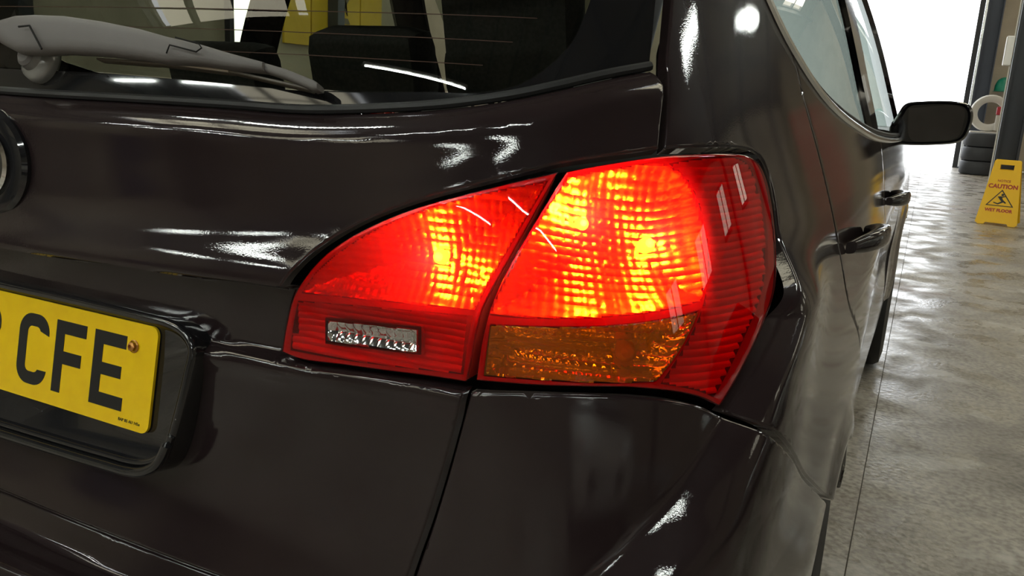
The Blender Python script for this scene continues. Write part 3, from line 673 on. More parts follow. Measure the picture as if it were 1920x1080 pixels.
# inner lamp, on the tailgate
tail2 = panel('tailgate_lamp', lamp_in, LAMPH, car, h=.012, gap=.002, r=0, off=-.068, flange=-.064)
tail2['label'] = 'lit red inner lamp on the tailgate with clear reversing window'
panel('lamp_bezel', lamp_in, REDPL, tail2, h=.008, gap=.002, r=0, off=-.0020, flange=.003, holes=[lit_in, low_in])
panel('red_lens', lamp_in, REDLENS, tail2, h=.008, gap=.0012, r=.004, off=.0015, flange=.004, holes=[clear], hole_r=False)
panel('clear_lens', clear, CLRLENS, tail2, h=.008, gap=0, r=0, off=.0015, flange=.0)
cells('reflector_facets', lit_in, .0080, .0078, REFLM, tail2, .034, .0019, 4, .003, .030, skew=.12, jit=.8)
cells('lower_facets', low_in, .5, .0062, mat('lower_reflector', (.75, .08, .08), .3, .3), tail2, .010, .0026, 4, .006, .02)
cr = np.array(clear); cc = cr.mean(0)
panel('reversing_surround', chain([(606, 597), (787, 614)], [(787, 614), (787, 667)], [(787, 667), (606, 646)], [(606, 646), (606, 597)]), REDPL, tail2, h=.01, gap=0, r=0, off=-.0035, flange=.010, holes=[clear])
cells('reversing_facets', clear, .0085, .0095, REFL2, tail2, .010, .0022, 4, .003, .012)
bulb((808, 482), -.028, tail2, 1.1)
def ray(u, v): return cF+cR*(u-960)/FPX+cU*(540-v)/FPX
def aty(u, v, y): d = ray(u, v); return Vector(CAM+d*(y-CAM[1])/d[1])
def atx(u, v, x): d = ray(u, v); return Vector(CAM+d*(x-CAM[0])/d[0])
def loft(name, rings, m, parent, cap0=True, cap1=True):
    bm = bmesh.new(); R = [[bm.verts.new(p) for p in r] for r in rings]; n = len(R[0])
    for a, b_ in zip(R, R[1:]):
        for k in range(n): bm.faces.new((a[k], a[(k+1) % n], b_[(k+1) % n], b_[k]))
    if cap0: bm.faces.new(R[0][::-1])
    if cap1: bm.faces.new(R[-1])
    bmesh.ops.recalc_face_normals(bm, faces=bm.faces[:]); me = bpy.data.meshes.new(name); bm.to_mesh(me); bm.free()
    o = link(name, me, m, parent, True); me.set_sharp_from_angle(angle=math.radians(50)); return o
# ================================================================== number plate
PT = math.atan(.19); PZ = .74
plate_m = mat('plate_yellow', (.95, .64, .005), .35, 0, .4, .3, noise=(60, (.90, .58, .004), .3, .7))
CHM = mat('plate_black', (.012, .012, .012), .4)
PM = Matrix.Translation((0, 0, PZ)) @ Matrix.Rotation(-PT, 4, 'X') @ Matrix.Rotation(math.pi/2, 4, 'X')   # local x right, y up, z out to the rear
def rrect(hx, hy, r, n=6):
    out = []
    for cx, cy, a in ((hx-r, hy-r, 0), (-hx+r, hy-r, 90), (-hx+r, -hy+r, 180), (hx-r, -hy+r, 270)):
        for k in range(n+1): t = math.radians(a+90*k/n); out.append((cx+r*math.cos(t), cy+r*math.sin(t)))
    return out
b = MB(); b.prism(rrect(.26, .0555, .010), PM, .003); plate = b.build('number_plate', plate_m, car)
plate['label'] = 'yellow rear number plate'
def ch_poly(name, polys, x):
    b = MB()
    for pl in polys: b.prism([(x+px_*.001, -.0395+py_*.001) for px_, py_ in pl], PM @ Matrix.Translation((0, 0, .003)), .0004)
    o = b.build('character', CHM, plate); o['label'] = 'black letter '+name if not name.isdigit() else 'black digit '+name
E_ = [[(0, 0), (50, 0), (50, 14), (14, 14), (14, 33), (44, 33), (44, 46), (14, 46), (14, 65), (48, 65), (48, 79), (0, 79)]]
F_ = [[(0, 0), (14, 0), (14, 32), (43, 32), (43, 46), (14, 46), (14, 65), (48, 65), (48, 79), (0, 79)]]
def arcpts(cx, cy, r, a0, a1, n=8): return [(cx+r*math.cos(math.radians(a0+(a1-a0)*k/n)), cy+r*math.sin(math.radians(a0+(a1-a0)*k/n))) for k in range(n+1)]
C_ = [arcpts(30, 59, 20, 5, 90)+arcpts(20, 59, 20, 90, 180)+arcpts(20, 20, 20, 180, 270)+arcpts(30, 20, 20, 270, 355)+arcpts(29, 21, 7, -25, -90)+arcpts(21, 21, 7, 270, 180)+arcpts(21, 58, 7, 180, 90)+arcpts(29, 58, 7, 90, 25)]
C_[0][:9] = arcpts(30, 59, 20, -5, 90); 
T_ = [[(0, 0), (50, 0), (50, 14), (19, 14)]+[(38, 34), (46, 44), (50, 54)]+arcpts(30, 59, 20, 0, 90)+arcpts(20, 59, 20, 90, 180)+[(0, 55), (14, 55)]+arcpts(20, 59, 6.5, 180, 90)+arcpts(30, 59, 6.5, 90, -10)+[(35, 50), (28, 42), (0, 12)]]
ch_poly('E', E_, .169); ch_poly('F', F_, .108); ch_poly('C', C_, .047); ch_poly('2', T_, -.036)
def text(s, size, M, m, name, parent, ext=.0002, align='CENTER', bold=0.):
    cu = bpy.data.curves.new(name, 'FONT'); cu.body = s; cu.size = size; cu.extrude = ext; cu.align_x = align; cu.align_y = 'CENTER'; cu.offset = bold; cu.resolution_u = 3
    t = bpy.data.objects.new('tmp', cu); COL.objects.link(t); dg = bpy.context.evaluated_depsgraph_get(); me = bpy.data.meshes.new_from_object(t.evaluated_get(dg)); bpy.data.objects.remove(t)
    me.transform(M); return link(name, me, m, parent, False)
text('BAP BS AU 145e', .0046, PM @ Matrix.Translation((.232, -.0475, .0032)), CHM, 'small_print', plate)
SM = PM @ Matrix.Translation((.228, .031, .003))
b = MB(); b.lathe([(.0065, 0), (.0068, .0012), (.0058, .0022)], SM, 18); b.lathe([(.0048, .002), (.0050, .0045), (.0036, .0058), (.0022, .0060), (.0022, .003), (.0, .003)], SM, 6)
b.build('screw', mat('rusty_screw', (.55, .26, .08), .35, .6), plate, True)
# plate carrier: glossy black moulding behind the plate, standing proud of the tailgate with a lip along its foot
PMi = PM.inverted(); _pn = (PM.to_3x3() @ Vector((0, 0, 1)))
def on_plate(u, v, h=0.):
    d = Vector(ray(u, v)); o_ = PM @ Vector((0, 0, h)); t = (o_-Vector(CAM)).dot(_pn)/d.dot(_pn); q = PMi @ (Vector(CAM)+d*t); return (q.x, q.y)
co = [on_plate(*p) for p in smooth([(-60, 508), (0, 523), (150, 556), (280, 587), (325, 600), (350, 616), (366, 640), (370, 662), (362, 700), (345, 770), (325, 840), (308, 874), (290, 886), (262, 889), (200, 873), (100, 843), (0, 812), (-60, 794)], 4)]
co = [p for p in co if p[0] > .01]; carr = co+[(-x, y) for x, y in co[::-1]]
cA = np.array(carr); cA = cA if poly_area(cA) > 0 else cA[::-1]
def ringz(ins, z): return [PM @ Vector((x, y, z)) for x, y in (inset(cA, ins) if ins else cA)]
carrier = loft('plate_carrier', [ringz(0, -.05), ringz(0, .000), ringz(.0015, .0035), ringz(.004, .005), ringz(.008, .004), ringz(.011, .000), ringz(.014, -.001)], GLOSSBLK, car, False, True)
lipx = [p for p in co if p[1] < -.058 and p[0] < .30]
lo_ = sorted(lipx); lo_ = [(-x, y) for x, y in lo_[::-1]]+lo_
b = MB(); b.tube([PM @ Vector((x, y+.004, .009)) for x, y in lo_], .0055, 10); b.tube([PM @ Vector((x, y+.013, .004)) for x, y in lo_], .004, 10); b.build('carrier_lip', GLOSSBLK, carrier, True)
# ================================================================== wiper
def wp(px, py, d):   # point over the glass under pixel, d above it
    s, z = px2sz(px, py); h_ = on(s, z, 0)[0]; n_ = SN(np.array([s]), np.array([z]))[0]; v_ = h_-CAM; v_ = v_/np.linalg.norm(v_)
    return Vector(h_-v_*((GO+d)/max(-(v_ @ n_), .2)))
def sweep(name, secs, m, parent, n=14):
    """secs: (centre, half-width vector, half-height vector): rounded section"""
    bm = bmesh.new(); rings = []
    for c, a, h in secs:
        rg = []
        for k in range(n):
            t = 2*math.pi*k/n; ct, st = math.cos(t), math.sin(t)
            rg.append(bm.verts.new(c+a*(math.copysign(abs(ct)**.6, ct))+h*(math.copysign(abs(st)**.6, st))))
        rings.append(rg)
    for a, b_ in zip(rings, rings[1:]):
        for k in range(n): bm.faces.new((a[k], a[(k+1) % n], b_[(k+1) % n], b_[k]))
    bm.faces.new(rings[0][::-1]); bm.faces.new(rings[-1]); bmesh.ops.recalc_face_normals(bm, faces=bm.faces[:])
    me = bpy.data.meshes.new(name); bm.to_mesh(me); bm.free(); o = link(name, me, m, parent, True); me.set_sharp_from_angle(angle=math.radians(45)); return o
# arm centre line in pixels: upper edge and lower edge of the silhouette
WE = [(4, 58, 62), (14, 42, 88), (40, 34, 101), (75, 32, 102), (130, 34, 100), (200, 44, 104), (270, 58, 112), (320, 72, 120), (380, 86, 122), (440, 104, 131), (500, 120, 137)]
def arm_secs(lst, dd, dep):
    out = []
    for x, yt, yb in lst:
        d0 = dd(x); c = wp(x, (yt+yb)/2, d0); up = wp(x, yt, d0)-c; n = Vector(SN(*[np.array([q]) for q in px2sz(x, (yt+yb)/2)])[0])
        up = up-n*up.dot(n); out.append((c, up, n*dep(x)))
    return out
wiper = sweep('rear_wiper', arm_secs(WE, lambda x: .030-.012*(x/600), lambda x: .012-.005*(x/600)), WIPERM, car)
wiper['label'] = 'grey plastic rear wiper resting on the glass'
sweep('arm_tip', arm_secs([(501, 121, 138), (540, 132, 151), (575, 146, 166), (592, 153, 174), (601, 160, 172)], lambda x: .017, lambda x: .007), WIPERM, wiper)
sweep('blade_cover', arm_secs([(315, 84, 103), (330, 86, 111), (380, 96, 121), (440, 113, 131)], lambda x: .024-.010*(x/600), lambda x: .010), mat('wiper_dark', (.05, .047, .046), .5), wiper)
sweep('blade', arm_secs([(190, 111, 116), (290, 117, 124), (300, 112, 124), (430, 128, 140), (440, 134, 140), (560, 160, 168), (585, 168, 174)], lambda x: .010, lambda x: .006), mat('blade_rubber', (.10, .085, .065), .35), wiper)
sweep('blade_clip', arm_secs([(297, 113, 119), (430, 127, 137)], lambda x: .0145, lambda x: .002), mat('blade_clip_metal', (.45, .40, .33), .3, .7), wiper)
hub = wp(80, 116, .002); hn = Vector(SN(*[np.array([q]) for q in px2sz(82, 112)])[0]); HM = Matrix.Translation(hub) @ hn.to_track_quat('Z', 'Y').to_matrix().to_4x4()
b = MB(); b.lathe([(.024, -.004), (.0245, .003), (.022, .009), (.015, .013), (.013, .02)], HM, 28); b.build('pivot_collar', mat('pivot_grey', (.32, .32, .31), .25, .4), wiper, True)
b = MB(); b.lathe([(.0125, .002), (.0125, .020), (.009, .023), (0, .023)], HM, 20); b.build('pivot', WIPERM, wiper, True)
# recess line in the arm cap
b = MB(); b.tube([wp(35, 50, .0445), wp(55, 48, .0445), wp(78, 92, .042)], .0011, 5); b.build('cap_seam', DARK, wiper)
b = MB(); b.tube([wp(329, 70, .0365), wp(373, 82, .0355), wp(378, 90, .035), wp(368, 97, .035), wp(318, 84, .0365), wp(312, 100, .034)], .0008, 5); b.build('clip_seam', DARK, wiper)
# ================================================================== round emblem at the tailgate centre (only its right rim is in frame)
es, ez = px2sz(-38, 300); ec = Vector(on(0, ez, 0)[0]); en = Vector(SN(np.array([0.]), np.array([ez]))[0]); EM = Matrix.Translation(ec) @ en.to_track_quat('Z', 'Y').to_matrix().to_4x4()
EM = EM @ Matrix.Diagonal((1.0, .86, 1, 1))
b = MB(); b.lathe([(.070, -.004), (.070, .004), (.066, .008), (.050, .0085), (0, .007)], EM, 48); emb = b.build('emblem', GLOSSBLK, car, True)
b = MB(); b.lathe([(.044, .008), (.047, .012), (.042, .0135), (.039, .011), (.040, .008)], EM, 48); b.build('emblem_ring', CHROME, emb, True)
# ================================================================== door mirror, handles, wheels
YM = 2.10
mo = smooth([(1668, 238), (1682, 216), (1697, 195), (1730, 190), (1790, 190), (1817, 196), (1825, 211), (1821, 237), (1809, 260), (1794, 268), (1750, 272), (1700, 272), (1664, 268)], 4)
mp = [aty(u, v, YM) for u, v in mo]; mc = aty(1755, 232, YM)
def shrink(k, y): return [Vector((mc.x+(p.x-mc.x)*k, y, mc.z+(p.z-mc.z)*k)) for p in mp]
mirror = loft('door_mirror', [shrink(.86, YM+.012), shrink(.93, YM-.002), shrink(1, YM+.006), shrink(1.0, YM+.04), shrink(.93, YM+.085), shrink(.70, YM+.125), shrink(.3, YM+.145)], GLOSSBLK, car)
mirror['label'] = 'black door mirror on the driver side'
gp = [aty(u, v, YM+.004) for u, v in smooth([(1704, 203), (1790, 198), (1808, 206), (1806, 232), (1794, 258), (1750, 264), (1710, 263), (1703, 250), (1704, 203)], 4)[:-1]]
loft('mirror_glass', [[p+Vector((0, -.002, 0)) for p in gp], [p+Vector((0, .006, 0)) for p in gp]], mat('mirror_glass', (.10, .10, .11), .03, 1), mirror)
foot = on(*yz2s(YM+.03, .975), 0)[0]; q0 = aty(1690, 252, YM+.05)
loft('mirror_foot', [[Vector(foot)+Vector((-.03, dy, dz)) for dy, dz in ((-.05, -.02), (.07, -.025), (.05, .05), (-.03, .045))], [q0+Vector((0, dy, dz)) for dy, dz in ((-.035, -.018), (.05, -.018), (.045, .03), (-.03, .03))]], PLASTIC, mirror)
def handle(yc, zc, L, parent):
    ys = np.linspace(yc-L/2, yc+L/2, 11); secs = []
    for i, y in enumerate(ys):
        t = i/10; p = Vector(on(*yz2s(y, zc), 0)[0]); n = Vector(SN(*[np.array([q]) for q in yz2s(y, zc)])[0])
        lift = .034*math.sin(math.pi*min(max(t, .02), .98))**.55; w = .015*(.55+.45*math.sin(math.pi*t)**.5); secs.append((p+n*lift, Vector((0, 0, w)), n*(.007+.006*math.sin(math.pi*t))))
    o = sweep('door_handle', secs, PAINT, parent)
    c = Vector(on(*yz2s(yc, zc), 0)[0]); b = MB()
    pad = [yz2s(yc+.055*math.cos(a)*1.2, zc+.028*math.sin(a)) for a in np.linspace(0, 2*math.pi, 24, endpoint=False)]
    return o
handle(.71, .868, .20, door_r); handle(1.48, .862, .20, door_f)
TYM = RUBBER; RIMM = mat('alloy_silver', (.55, .56, .58), .25, 1)
def wheel(x, y, z, r, sd, parent, name='wheel', top=False, rim=RIMM, w=.195, tyre_m=None):
    M = Matrix.Translation((x, y, z)) @ Matrix.Rotation(math.pi/2*sd, 4, 'Y')
    b = MB(); b.lathe([(r*.66, -w/2+.01), (r*.80, -w/2), (r*.95, -w/2+.008), (r*.995, -w/2+.03), (r, -w/4), (r, w/4), (r*.995, w/2-.03), (r*.95, w/2-.008), (r*.80, w/2), (r*.66, w/2-.01), (r*.64, 0)], M, 40, True); t = b.build(name, tyre_m or TYM, parent, True)
    b = MB(); b.lathe([(r*.655, w/2-.012), (r*.63, w/2-.02), (r*.60, w/2-.05), (r*.60, -w/2+.02)], M, 40); b.lathe([(.055, w/2-.03), (.05, w/2-.018), (0, w/2-.014)], M, 20); b.build('rim', rim, t, True)
    for k in range(5):
        a = 2*math.pi*k/5+.3; Rk = M @ Matrix.Rotation(a, 4, 'Z'); b = MB()
        b.prism([(.03, -.030), (r*.63, -.020), (r*.63, .020), (.03, .030)], Rk @ Matrix.Translation((0, 0, w/2-.045)), .022); b.build('spoke', rim, t)
    b = MB(); b.lathe([(.13, w/2-.10), (.13, w/2-.085), (.05, w/2-.085)], M, 28); b.build('brake_disc', mat('brake_steel', (.3, .29, .28), .4, 1), t, True)
    return t
for y in (ARC_C[0], AC2[0]):
    wx = .775 if y < 1 else .792
    wheel(wx, y, .30, .298, 1, car); wheel(-wx, y, .30, .298, -1, car)
for sx in (.80, -.80):    # sills and arch liners
    b = MB(); b.box((sx, 1.9, .30), (.06, 1.85, .14), None, .02); b.build('sill', PLASTIC, car)
# ================================================================== cabin
FAB = mat('seat_fabric', (.030, .028, .028), .9, noise=(160, (.045, .042, .042), .4, .6)); TRIMG = mat('cabin_grey', (.10, .10, .105), .6); CARPET = mat('shelf_carpet', (.013, .012, .013), .95)
def cushion(name, c, d, m, parent, bev=.04, rot=None):
    b = MB(); b.box(c, d, rot, bev); return b.build(name, m, parent, True)
b = MB(); b.box((0, .42, .965), (1.24, .50, .02), None, .006); b.build('parcel_shelf', CARPET, car)
def seat(x, y, w, zb, hx, hz, hw, hh):
    R = Matrix.Rotation(math.radians(14), 3, 'X')
    o = cushion('seat_back', (x, y+.08, zb-.30), (w, .13, .60), FAB, car, .05, R)
    for hx_, hz_, hw_, hh_ in zip(hx, hz, hw, hh):
        h = cushion('headrest', (hx_, y-.03, hz_), (hw_, .10, hh_), FAB, o, .04, R)
        for dx in (-.05, .05):
            b = MB(); b.tube([(hx_+dx, y+.03, zb-.10), (hx_+dx, y-.02, hz_-hh_*.3)], .006, 8); b.build('headrest_post', CHROME, h, True)
    return o
seat(0, .76, 1.22, .985, (.285, 0, -.36), (1.135, 1.075, 1.045), (.24, .24, .24), (.21, .15, .14))
seat(.36, 1.75, .50, 1.0, (.36,), (1.13,), (.25,), (.17,)); seat(-.36, 1.85, .50, 1.0, (-.36,), (1.10,), (.25,), (.16,))
cushion('dashboard', (0, 2.38, .86), (1.3, .38, .22), TRIMG, car, .06)
b = MB(); b.lathe([(.185+.014*math.cos(a), .014*math.sin(a)) for a in np.linspace(0, 2*math.pi, 8, endpoint=False)], Matrix.Translation((.36, 2.12, .98)) @ Matrix.Rotation(math.radians(65), 4, 'X'), 30, True); b.build('steering_wheel', RUBBER, car, True)
for sx in (1, -1):
    cushion('pillar_lining', (sx*.60, .42, 1.2), (.05, .10, .42), TRIMG, car, .02, Matrix.Rotation(math.radians(-30), 3, 'X'))
cushion('cabin_floor', (0, 1.6, .46), (1.3, 2.2, .05), CARPET, car, .01)

# the same lamps and mirror on the car's left side
MIRX = Matrix.Scale(-1, 4, (1, 0, 0))
for src, lab in ((tail, 'tail lamp on the left rear wing'), (tail2, 'inner lamp on the left of the tailgate'), (mirror, 'black door mirror on the passenger side')):
    c = copy_tree(src, (0, 0, 0), car); c.matrix_basis = MIRX @ src.matrix_basis; c['label'] = lab
    for ch in list(c.children):
        if ch.name.startswith('bulb'): bpy.data.objects.remove(ch)
# ================================================================== things in the workshop
# --- wet floor sign
YEL = mat('sign_yellow', (.85, .50, .005), .4, 0, .4); SBLK = mat('sign_black', (.02, .018, .016), .5); SRED = mat('sign_red', (.40, .03, .02), .5)
sb = Vector((1.70, 9.29, 0)); sign = empty('caution_sign', sb); tag(sign, 'yellow folding wet floor caution sign standing in front of dark post', 'floor sign')
yawS = math.radians(-9)
def leaf(front):
    tilt = math.radians(13)*(1 if front else -1)
    M = Matrix.Translation(sb) @ Matrix.Rotation(yawS, 4, 'Z') @ Matrix.Translation((0, -.165 if front else .165, 0)) @ Matrix.Rotation(math.pi/2-tilt, 4, 'X')
    H = .665; out = [(-.165, 0), (-.19, .02), (-.185, .05), (-.118, H-.012), (-.108, H), (.108, H), (.118, H-.012), (.185, .05), (.19, .02), (.165, 0), (.11, 0), (.095, .022), (-.095, .022), (-.11, 0)]
    hole = [(-.062, H-.10), (.062, H-.10), (.062, H-.045), (-.062, H-.045)]
    V = [Vector(p) for p in out+hole]; n = len(out); ed = [(i, (i+1) % n) for i in range(n)]+[(n+i, n+(i+1) % 4) for i in range(4)]
    vo, eo, fo, _, _, _ = delaunay_2d_cdt(V, ed, [], 0, 1e-6); P = np.array([tuple(v) for v in vo]); F = [f for f in fo]
    ok = [f for f in F if insideb(P[list(f)].mean(0)[None], np.array(out))[0] and not insideb(P[list(f)].mean(0)[None], np.array(hole))[0]]
    bm = bmesh.new(); vs = [bm.verts.new(M @ Vector((p[0], p[1], 0))) for p in P]; fs = [bm.faces.new([vs[i] for i in f]) for f in ok]
    r = bmesh.ops.extrude_face_region(bm, geom=fs); ev = [g for g in r['geom'] if isinstance(g, bmesh.types.BMVert)]
    nrm = (M.to_3x3() @ Vector((0, 0, -.018))); bmesh.ops.translate(bm, verts=ev, vec=nrm); bmesh.ops.recalc_face_normals(bm, faces=bm.faces[:])
    me = bpy.data.meshes.new('sign_panel'); bm.to_mesh(me); bm.free(); return link('sign_panel', me, YEL, sign, False), M
lf, LM = leaf(True); leaf(False)
def sm(x, y, z=.0012): return LM @ Matrix.Translation((x, y, z))
text('CAUTION', .058, sm(0, .395), SRED, 'sign_lettering', lf, .0006, bold=.0022); text('WET FLOOR', .043, sm(0, .150), SRED, 'sign_lettering', lf, .0006, bold=.002); text('NOTICE', .032, sm(0, .452), SRED, 'sign_lettering', lf, .0006, bold=.0006)
b = MB(); T = [(-.125, .195), (.125, .195), (0, .365)]; C3 = (0, .252)
for i in range(3):
    a, c = T[i], T[(i+1) % 3]; ai = [C3[k]+(a[k]-C3[k])*.86 for k in (0, 1)]; ci = [C3[k]+(c[k]-C3[k])*.86 for k in (0, 1)]; b.prism([a, c, ci, ai], sm(0, 0), .0008)
b.prism(arcpts(.012, .312, .013, 0, 330, 10), sm(0, 0), .0008)
b.prism([(-.03, .292), (.005, .298), (.022, .262), (.055, .235), (.047, .225), (.008, .25), (-.012, .268)], sm(0, 0), .0008)
b.prism([(-.01, .265), (.01, .245), (-.02, .225), (-.06, .235), (-.058, .225), (-.016, .212), (.03, .238)], sm(0, 0), .0008)
b.prism([(-.008, .290), (.045, .305), (.047, .298), (0, .278)], sm(0, 0), .0008)
b.build('sign_pictogram', SBLK, lf)
# --- steel posts by the doorway
def post(px_l, px_r, y, zt, name, label, flange=True, dep=.2, mm=STEEL):
    a = aty(*px_l, y); c = aty(*px_r, y); w = c.x-a.x; xm = (a.x+c.x)/2
    e = empty(name, (xm, y, 0)); b = MB(); b.box((xm, y+dep/2, zt/2), (w, dep*.25, zt)); b.build('web', mm, e)
    for sx in (-1, 1):
        b = MB(); b.box((xm+sx*(w/2-.012), y+dep/2, zt/2), (.024, dep, zt)); b.build('flange', mm, e)
    b = MB(); b.box((xm, y+dep/2, .012), (w+.12, dep+.1, .024)); b.build('base_plate', mm, e)
    tag(e, label, 'post'); return e, xm, w
p1_, xm1, w1 = post((1872, 260), (1917, 262), 9.75, 4.6, 'steel_post', 'dark steel post rising behind the yellow caution sign')
b = MB(); b.box((xm1-w1/2-.05, 9.80, 1.75), (.075, .10, .30), None, .012); sw = b.build('switch_box', mat('white_plastic', (.75, .74, .72), .4), None); tag(sw, 'white switch box fixed to the side of the dark post', 'switch box')
b = MB(); b.tube([(xm1-w1/2-.014, 9.80, .03), (xm1-w1/2-.014, 9.80, 4.4)], .010, 8); cd_ = b.build('conduit', mat('white_plastic'), None, True); tag(cd_, 'pale cable conduit running up the edge of the dark post', 'conduit')
p2_, xm2, w2 = post((1822, 190), (1852, 192), 19.6, 4.6, 'door_post', 'dark blue steel post framing the bright doorway', dep=.3, mm=mat('blue_steel', (.05, .06, .085), .5))
b = MB(); b.box((xm2-w2/2-.10, 19.75, 2.2), (.10, .12, 4.4)); g = b.build('shutter_guide', STEEL, p2_)
b = MB(); b.box((xm2-w2/2-.025, 19.70, 2.2), (.04, .14, 4.4)); b.build('shutter_track', SATIN, p2_)
# --- tyres by the doorway
def tyre(c, r, w, M3, m, label, group=None):
    M = Matrix.Translation(c) @ M3.to_4x4(); b = MB()
    b.lathe([(r*.60, -w/2+.02), (r*.75, -w/2), (r*.93, -w/2+.01), (r*.99, -w/2+.04), (r, 0), (r*.99, w/2-.04), (r*.93, w/2-.01), (r*.75, w/2), (r*.60, w/2-.02), (r*.62, 0)], M, 36, True)
    o = b.build('tyre', m, None, True); o.location = (0, 0, 0); tag(o, label, 'tyre', group); return o
TY = mat('dusty_tyre', (.05, .055, .065), .6); WH = mat('pale_tyre', (.62, .60, .56), .6)
tc0 = aty(1838, 284, 17.8); zt0 = 0
I3 = Matrix.Identity(3)
for k, nm in enumerate(('bottom tyre of the stack beside the doorway post', 'middle tyre of the stack beside the doorway post', 'top tyre of the stack beside the doorway post')):
    tyre(Vector((tc0.x, 17.8, .13+.262*k)), .32, .26, I3, TY, nm, 'stacked tyres by the doorway')
cw = aty(1858, 205, 18.6)
sh = MB(); sh.box((cw.x+.15, 18.75, .40), (.9, .5, .80)); shelf = sh.build('storage_box', mat('pale_box', (.70, .68, .64), .6)); tag(shelf, 'pale storage box against the wall behind the tyre stack', 'box')
b = MB(); b.box((cw.x+.15, 18.48, .72), (.92, .03, .10)); b.build('lid_edge', mat('box_edge', (.5, .48, .45), .6), shelf)
tyre(Vector((cw.x, 18.75, .80+.36)), .36, .18, Matrix.Rotation(math.pi/2, 3, 'X'), WH, 'pale white tyre standing upright above the tyre stack')
rb = MB(); p = aty(1874, 208, 18.55); rb.box(p, (.10, .10, .16), None, .02); rbo = rb.build('spray_can', mat('red_can', (.5, .03, .05), .4)); tag(rbo, 'small red can seen inside the pale upright tyre', 'can')
rb = MB(); rb.lathe([(.045, -.38), (.045, -.09), (.03, -.08)], Matrix.Translation(p), 16); rb.build('can_stand', WH, rbo, True)
hp = aty(1884, 160, 19.5); hm = Matrix.Translation((hp.x, 19.72, hp.z))
b = MB(); b.lathe([(.20, -.12), (.17, -.11), (.165, .0), (.13, .10), (.07, .155), (0, .17)], hm, 24); hat = b.build('hard_hat', mat('green_hat', (.01, .20, .13), .4), None, True); tag(hat, 'green hard hat hanging on the far wall by the doorway', 'hard hat')
b = MB(); b.tube([(hp.x, 20.0, hp.z+.02), (hp.x, 19.72, hp.z+.02)], .012, 8); b.build('hook', STEEL, hat)
# --- yellow board and tall slit window on the left wall, seen through the cabin
def wallquad(pxs, x=-7.47): return [atx(u, v, x) for u, v in pxs]
q = wallquad([(530, 66), (700, 40), (716, -60), (530, -60)]); ys = [p.y for p in q]; zs = [p.z for p in q]
ya, yb, za, zb = min(ys), max(ys), min(zs)-.1, max(zs)+.3; nb = 4
board = empty('wall_banner', (-7.46, (ya+yb)/2, za)); tag(board, 'yellow panelled board on the far wall seen through the rear window', 'banner')
BYEL = mat('banner_yellow', (.75, .50, .03), .6, noise=(2, (.62, .40, .02), .3, .7))
for k in range(nb):
    y0_, y1_ = ya+(yb-ya)*k/nb, ya+(yb-ya)*(k+1)/nb; b = MB(); b.box((-7.47, (y0_+y1_)/2, (za+zb)/2), (.04, y1_-y0_-.03, zb-za)); pn = b.build('panel', BYEL, board)
lc = atx(640, 18, -7.44); b = MB(); MM = Matrix.Translation((-7.448, lc.y, lc.z)) @ Matrix.Rotation(math.pi/2, 4, 'Z') @ Matrix.Rotation(math.pi/2, 4, 'X')
for pl in ([(-.22, -.20), (.22, -.20), (.16, -.12), (-.16, -.12)], [(-.16, -.08), (-.04, .12), (-.10, .22), (-.24, .22), (-.08, .02)], [(.16, -.08), (.04, .12), (.10, .22), (.24, .22), (.08, .02)]): b.prism(pl, MM, .012)
b.build('banner_mark', mat('banner_grey', (.20, .16, .08), .6), board)
q = wallquad([(432, 78), (470, 78), (478, -40), (440, -40)]); ya, yb, za, zb = min(p.y for p in q), max(p.y for p in q), q[0].z, q[2].z+.6
b = MB(); b.box((-7.45, (ya+yb)/2, (za+zb)/2), (.05, yb-ya, zb-za)); wo = struct(b.build('window_3', mat('daylit_pane', (.9, .9, .85), .4, emit=(1, 1, .82), es=7.0)))
b = MB()
for yy in (ya-.04, yb+.04): b.box((-7.44, yy, (za+zb)/2), (.09, .08, zb-za+.16))
for zz in (za-.04, zb+.04): b.box((-7.44, (ya+yb)/2, zz), (.09, yb-ya, .08))
b.build('window_frame', STEEL, wo)
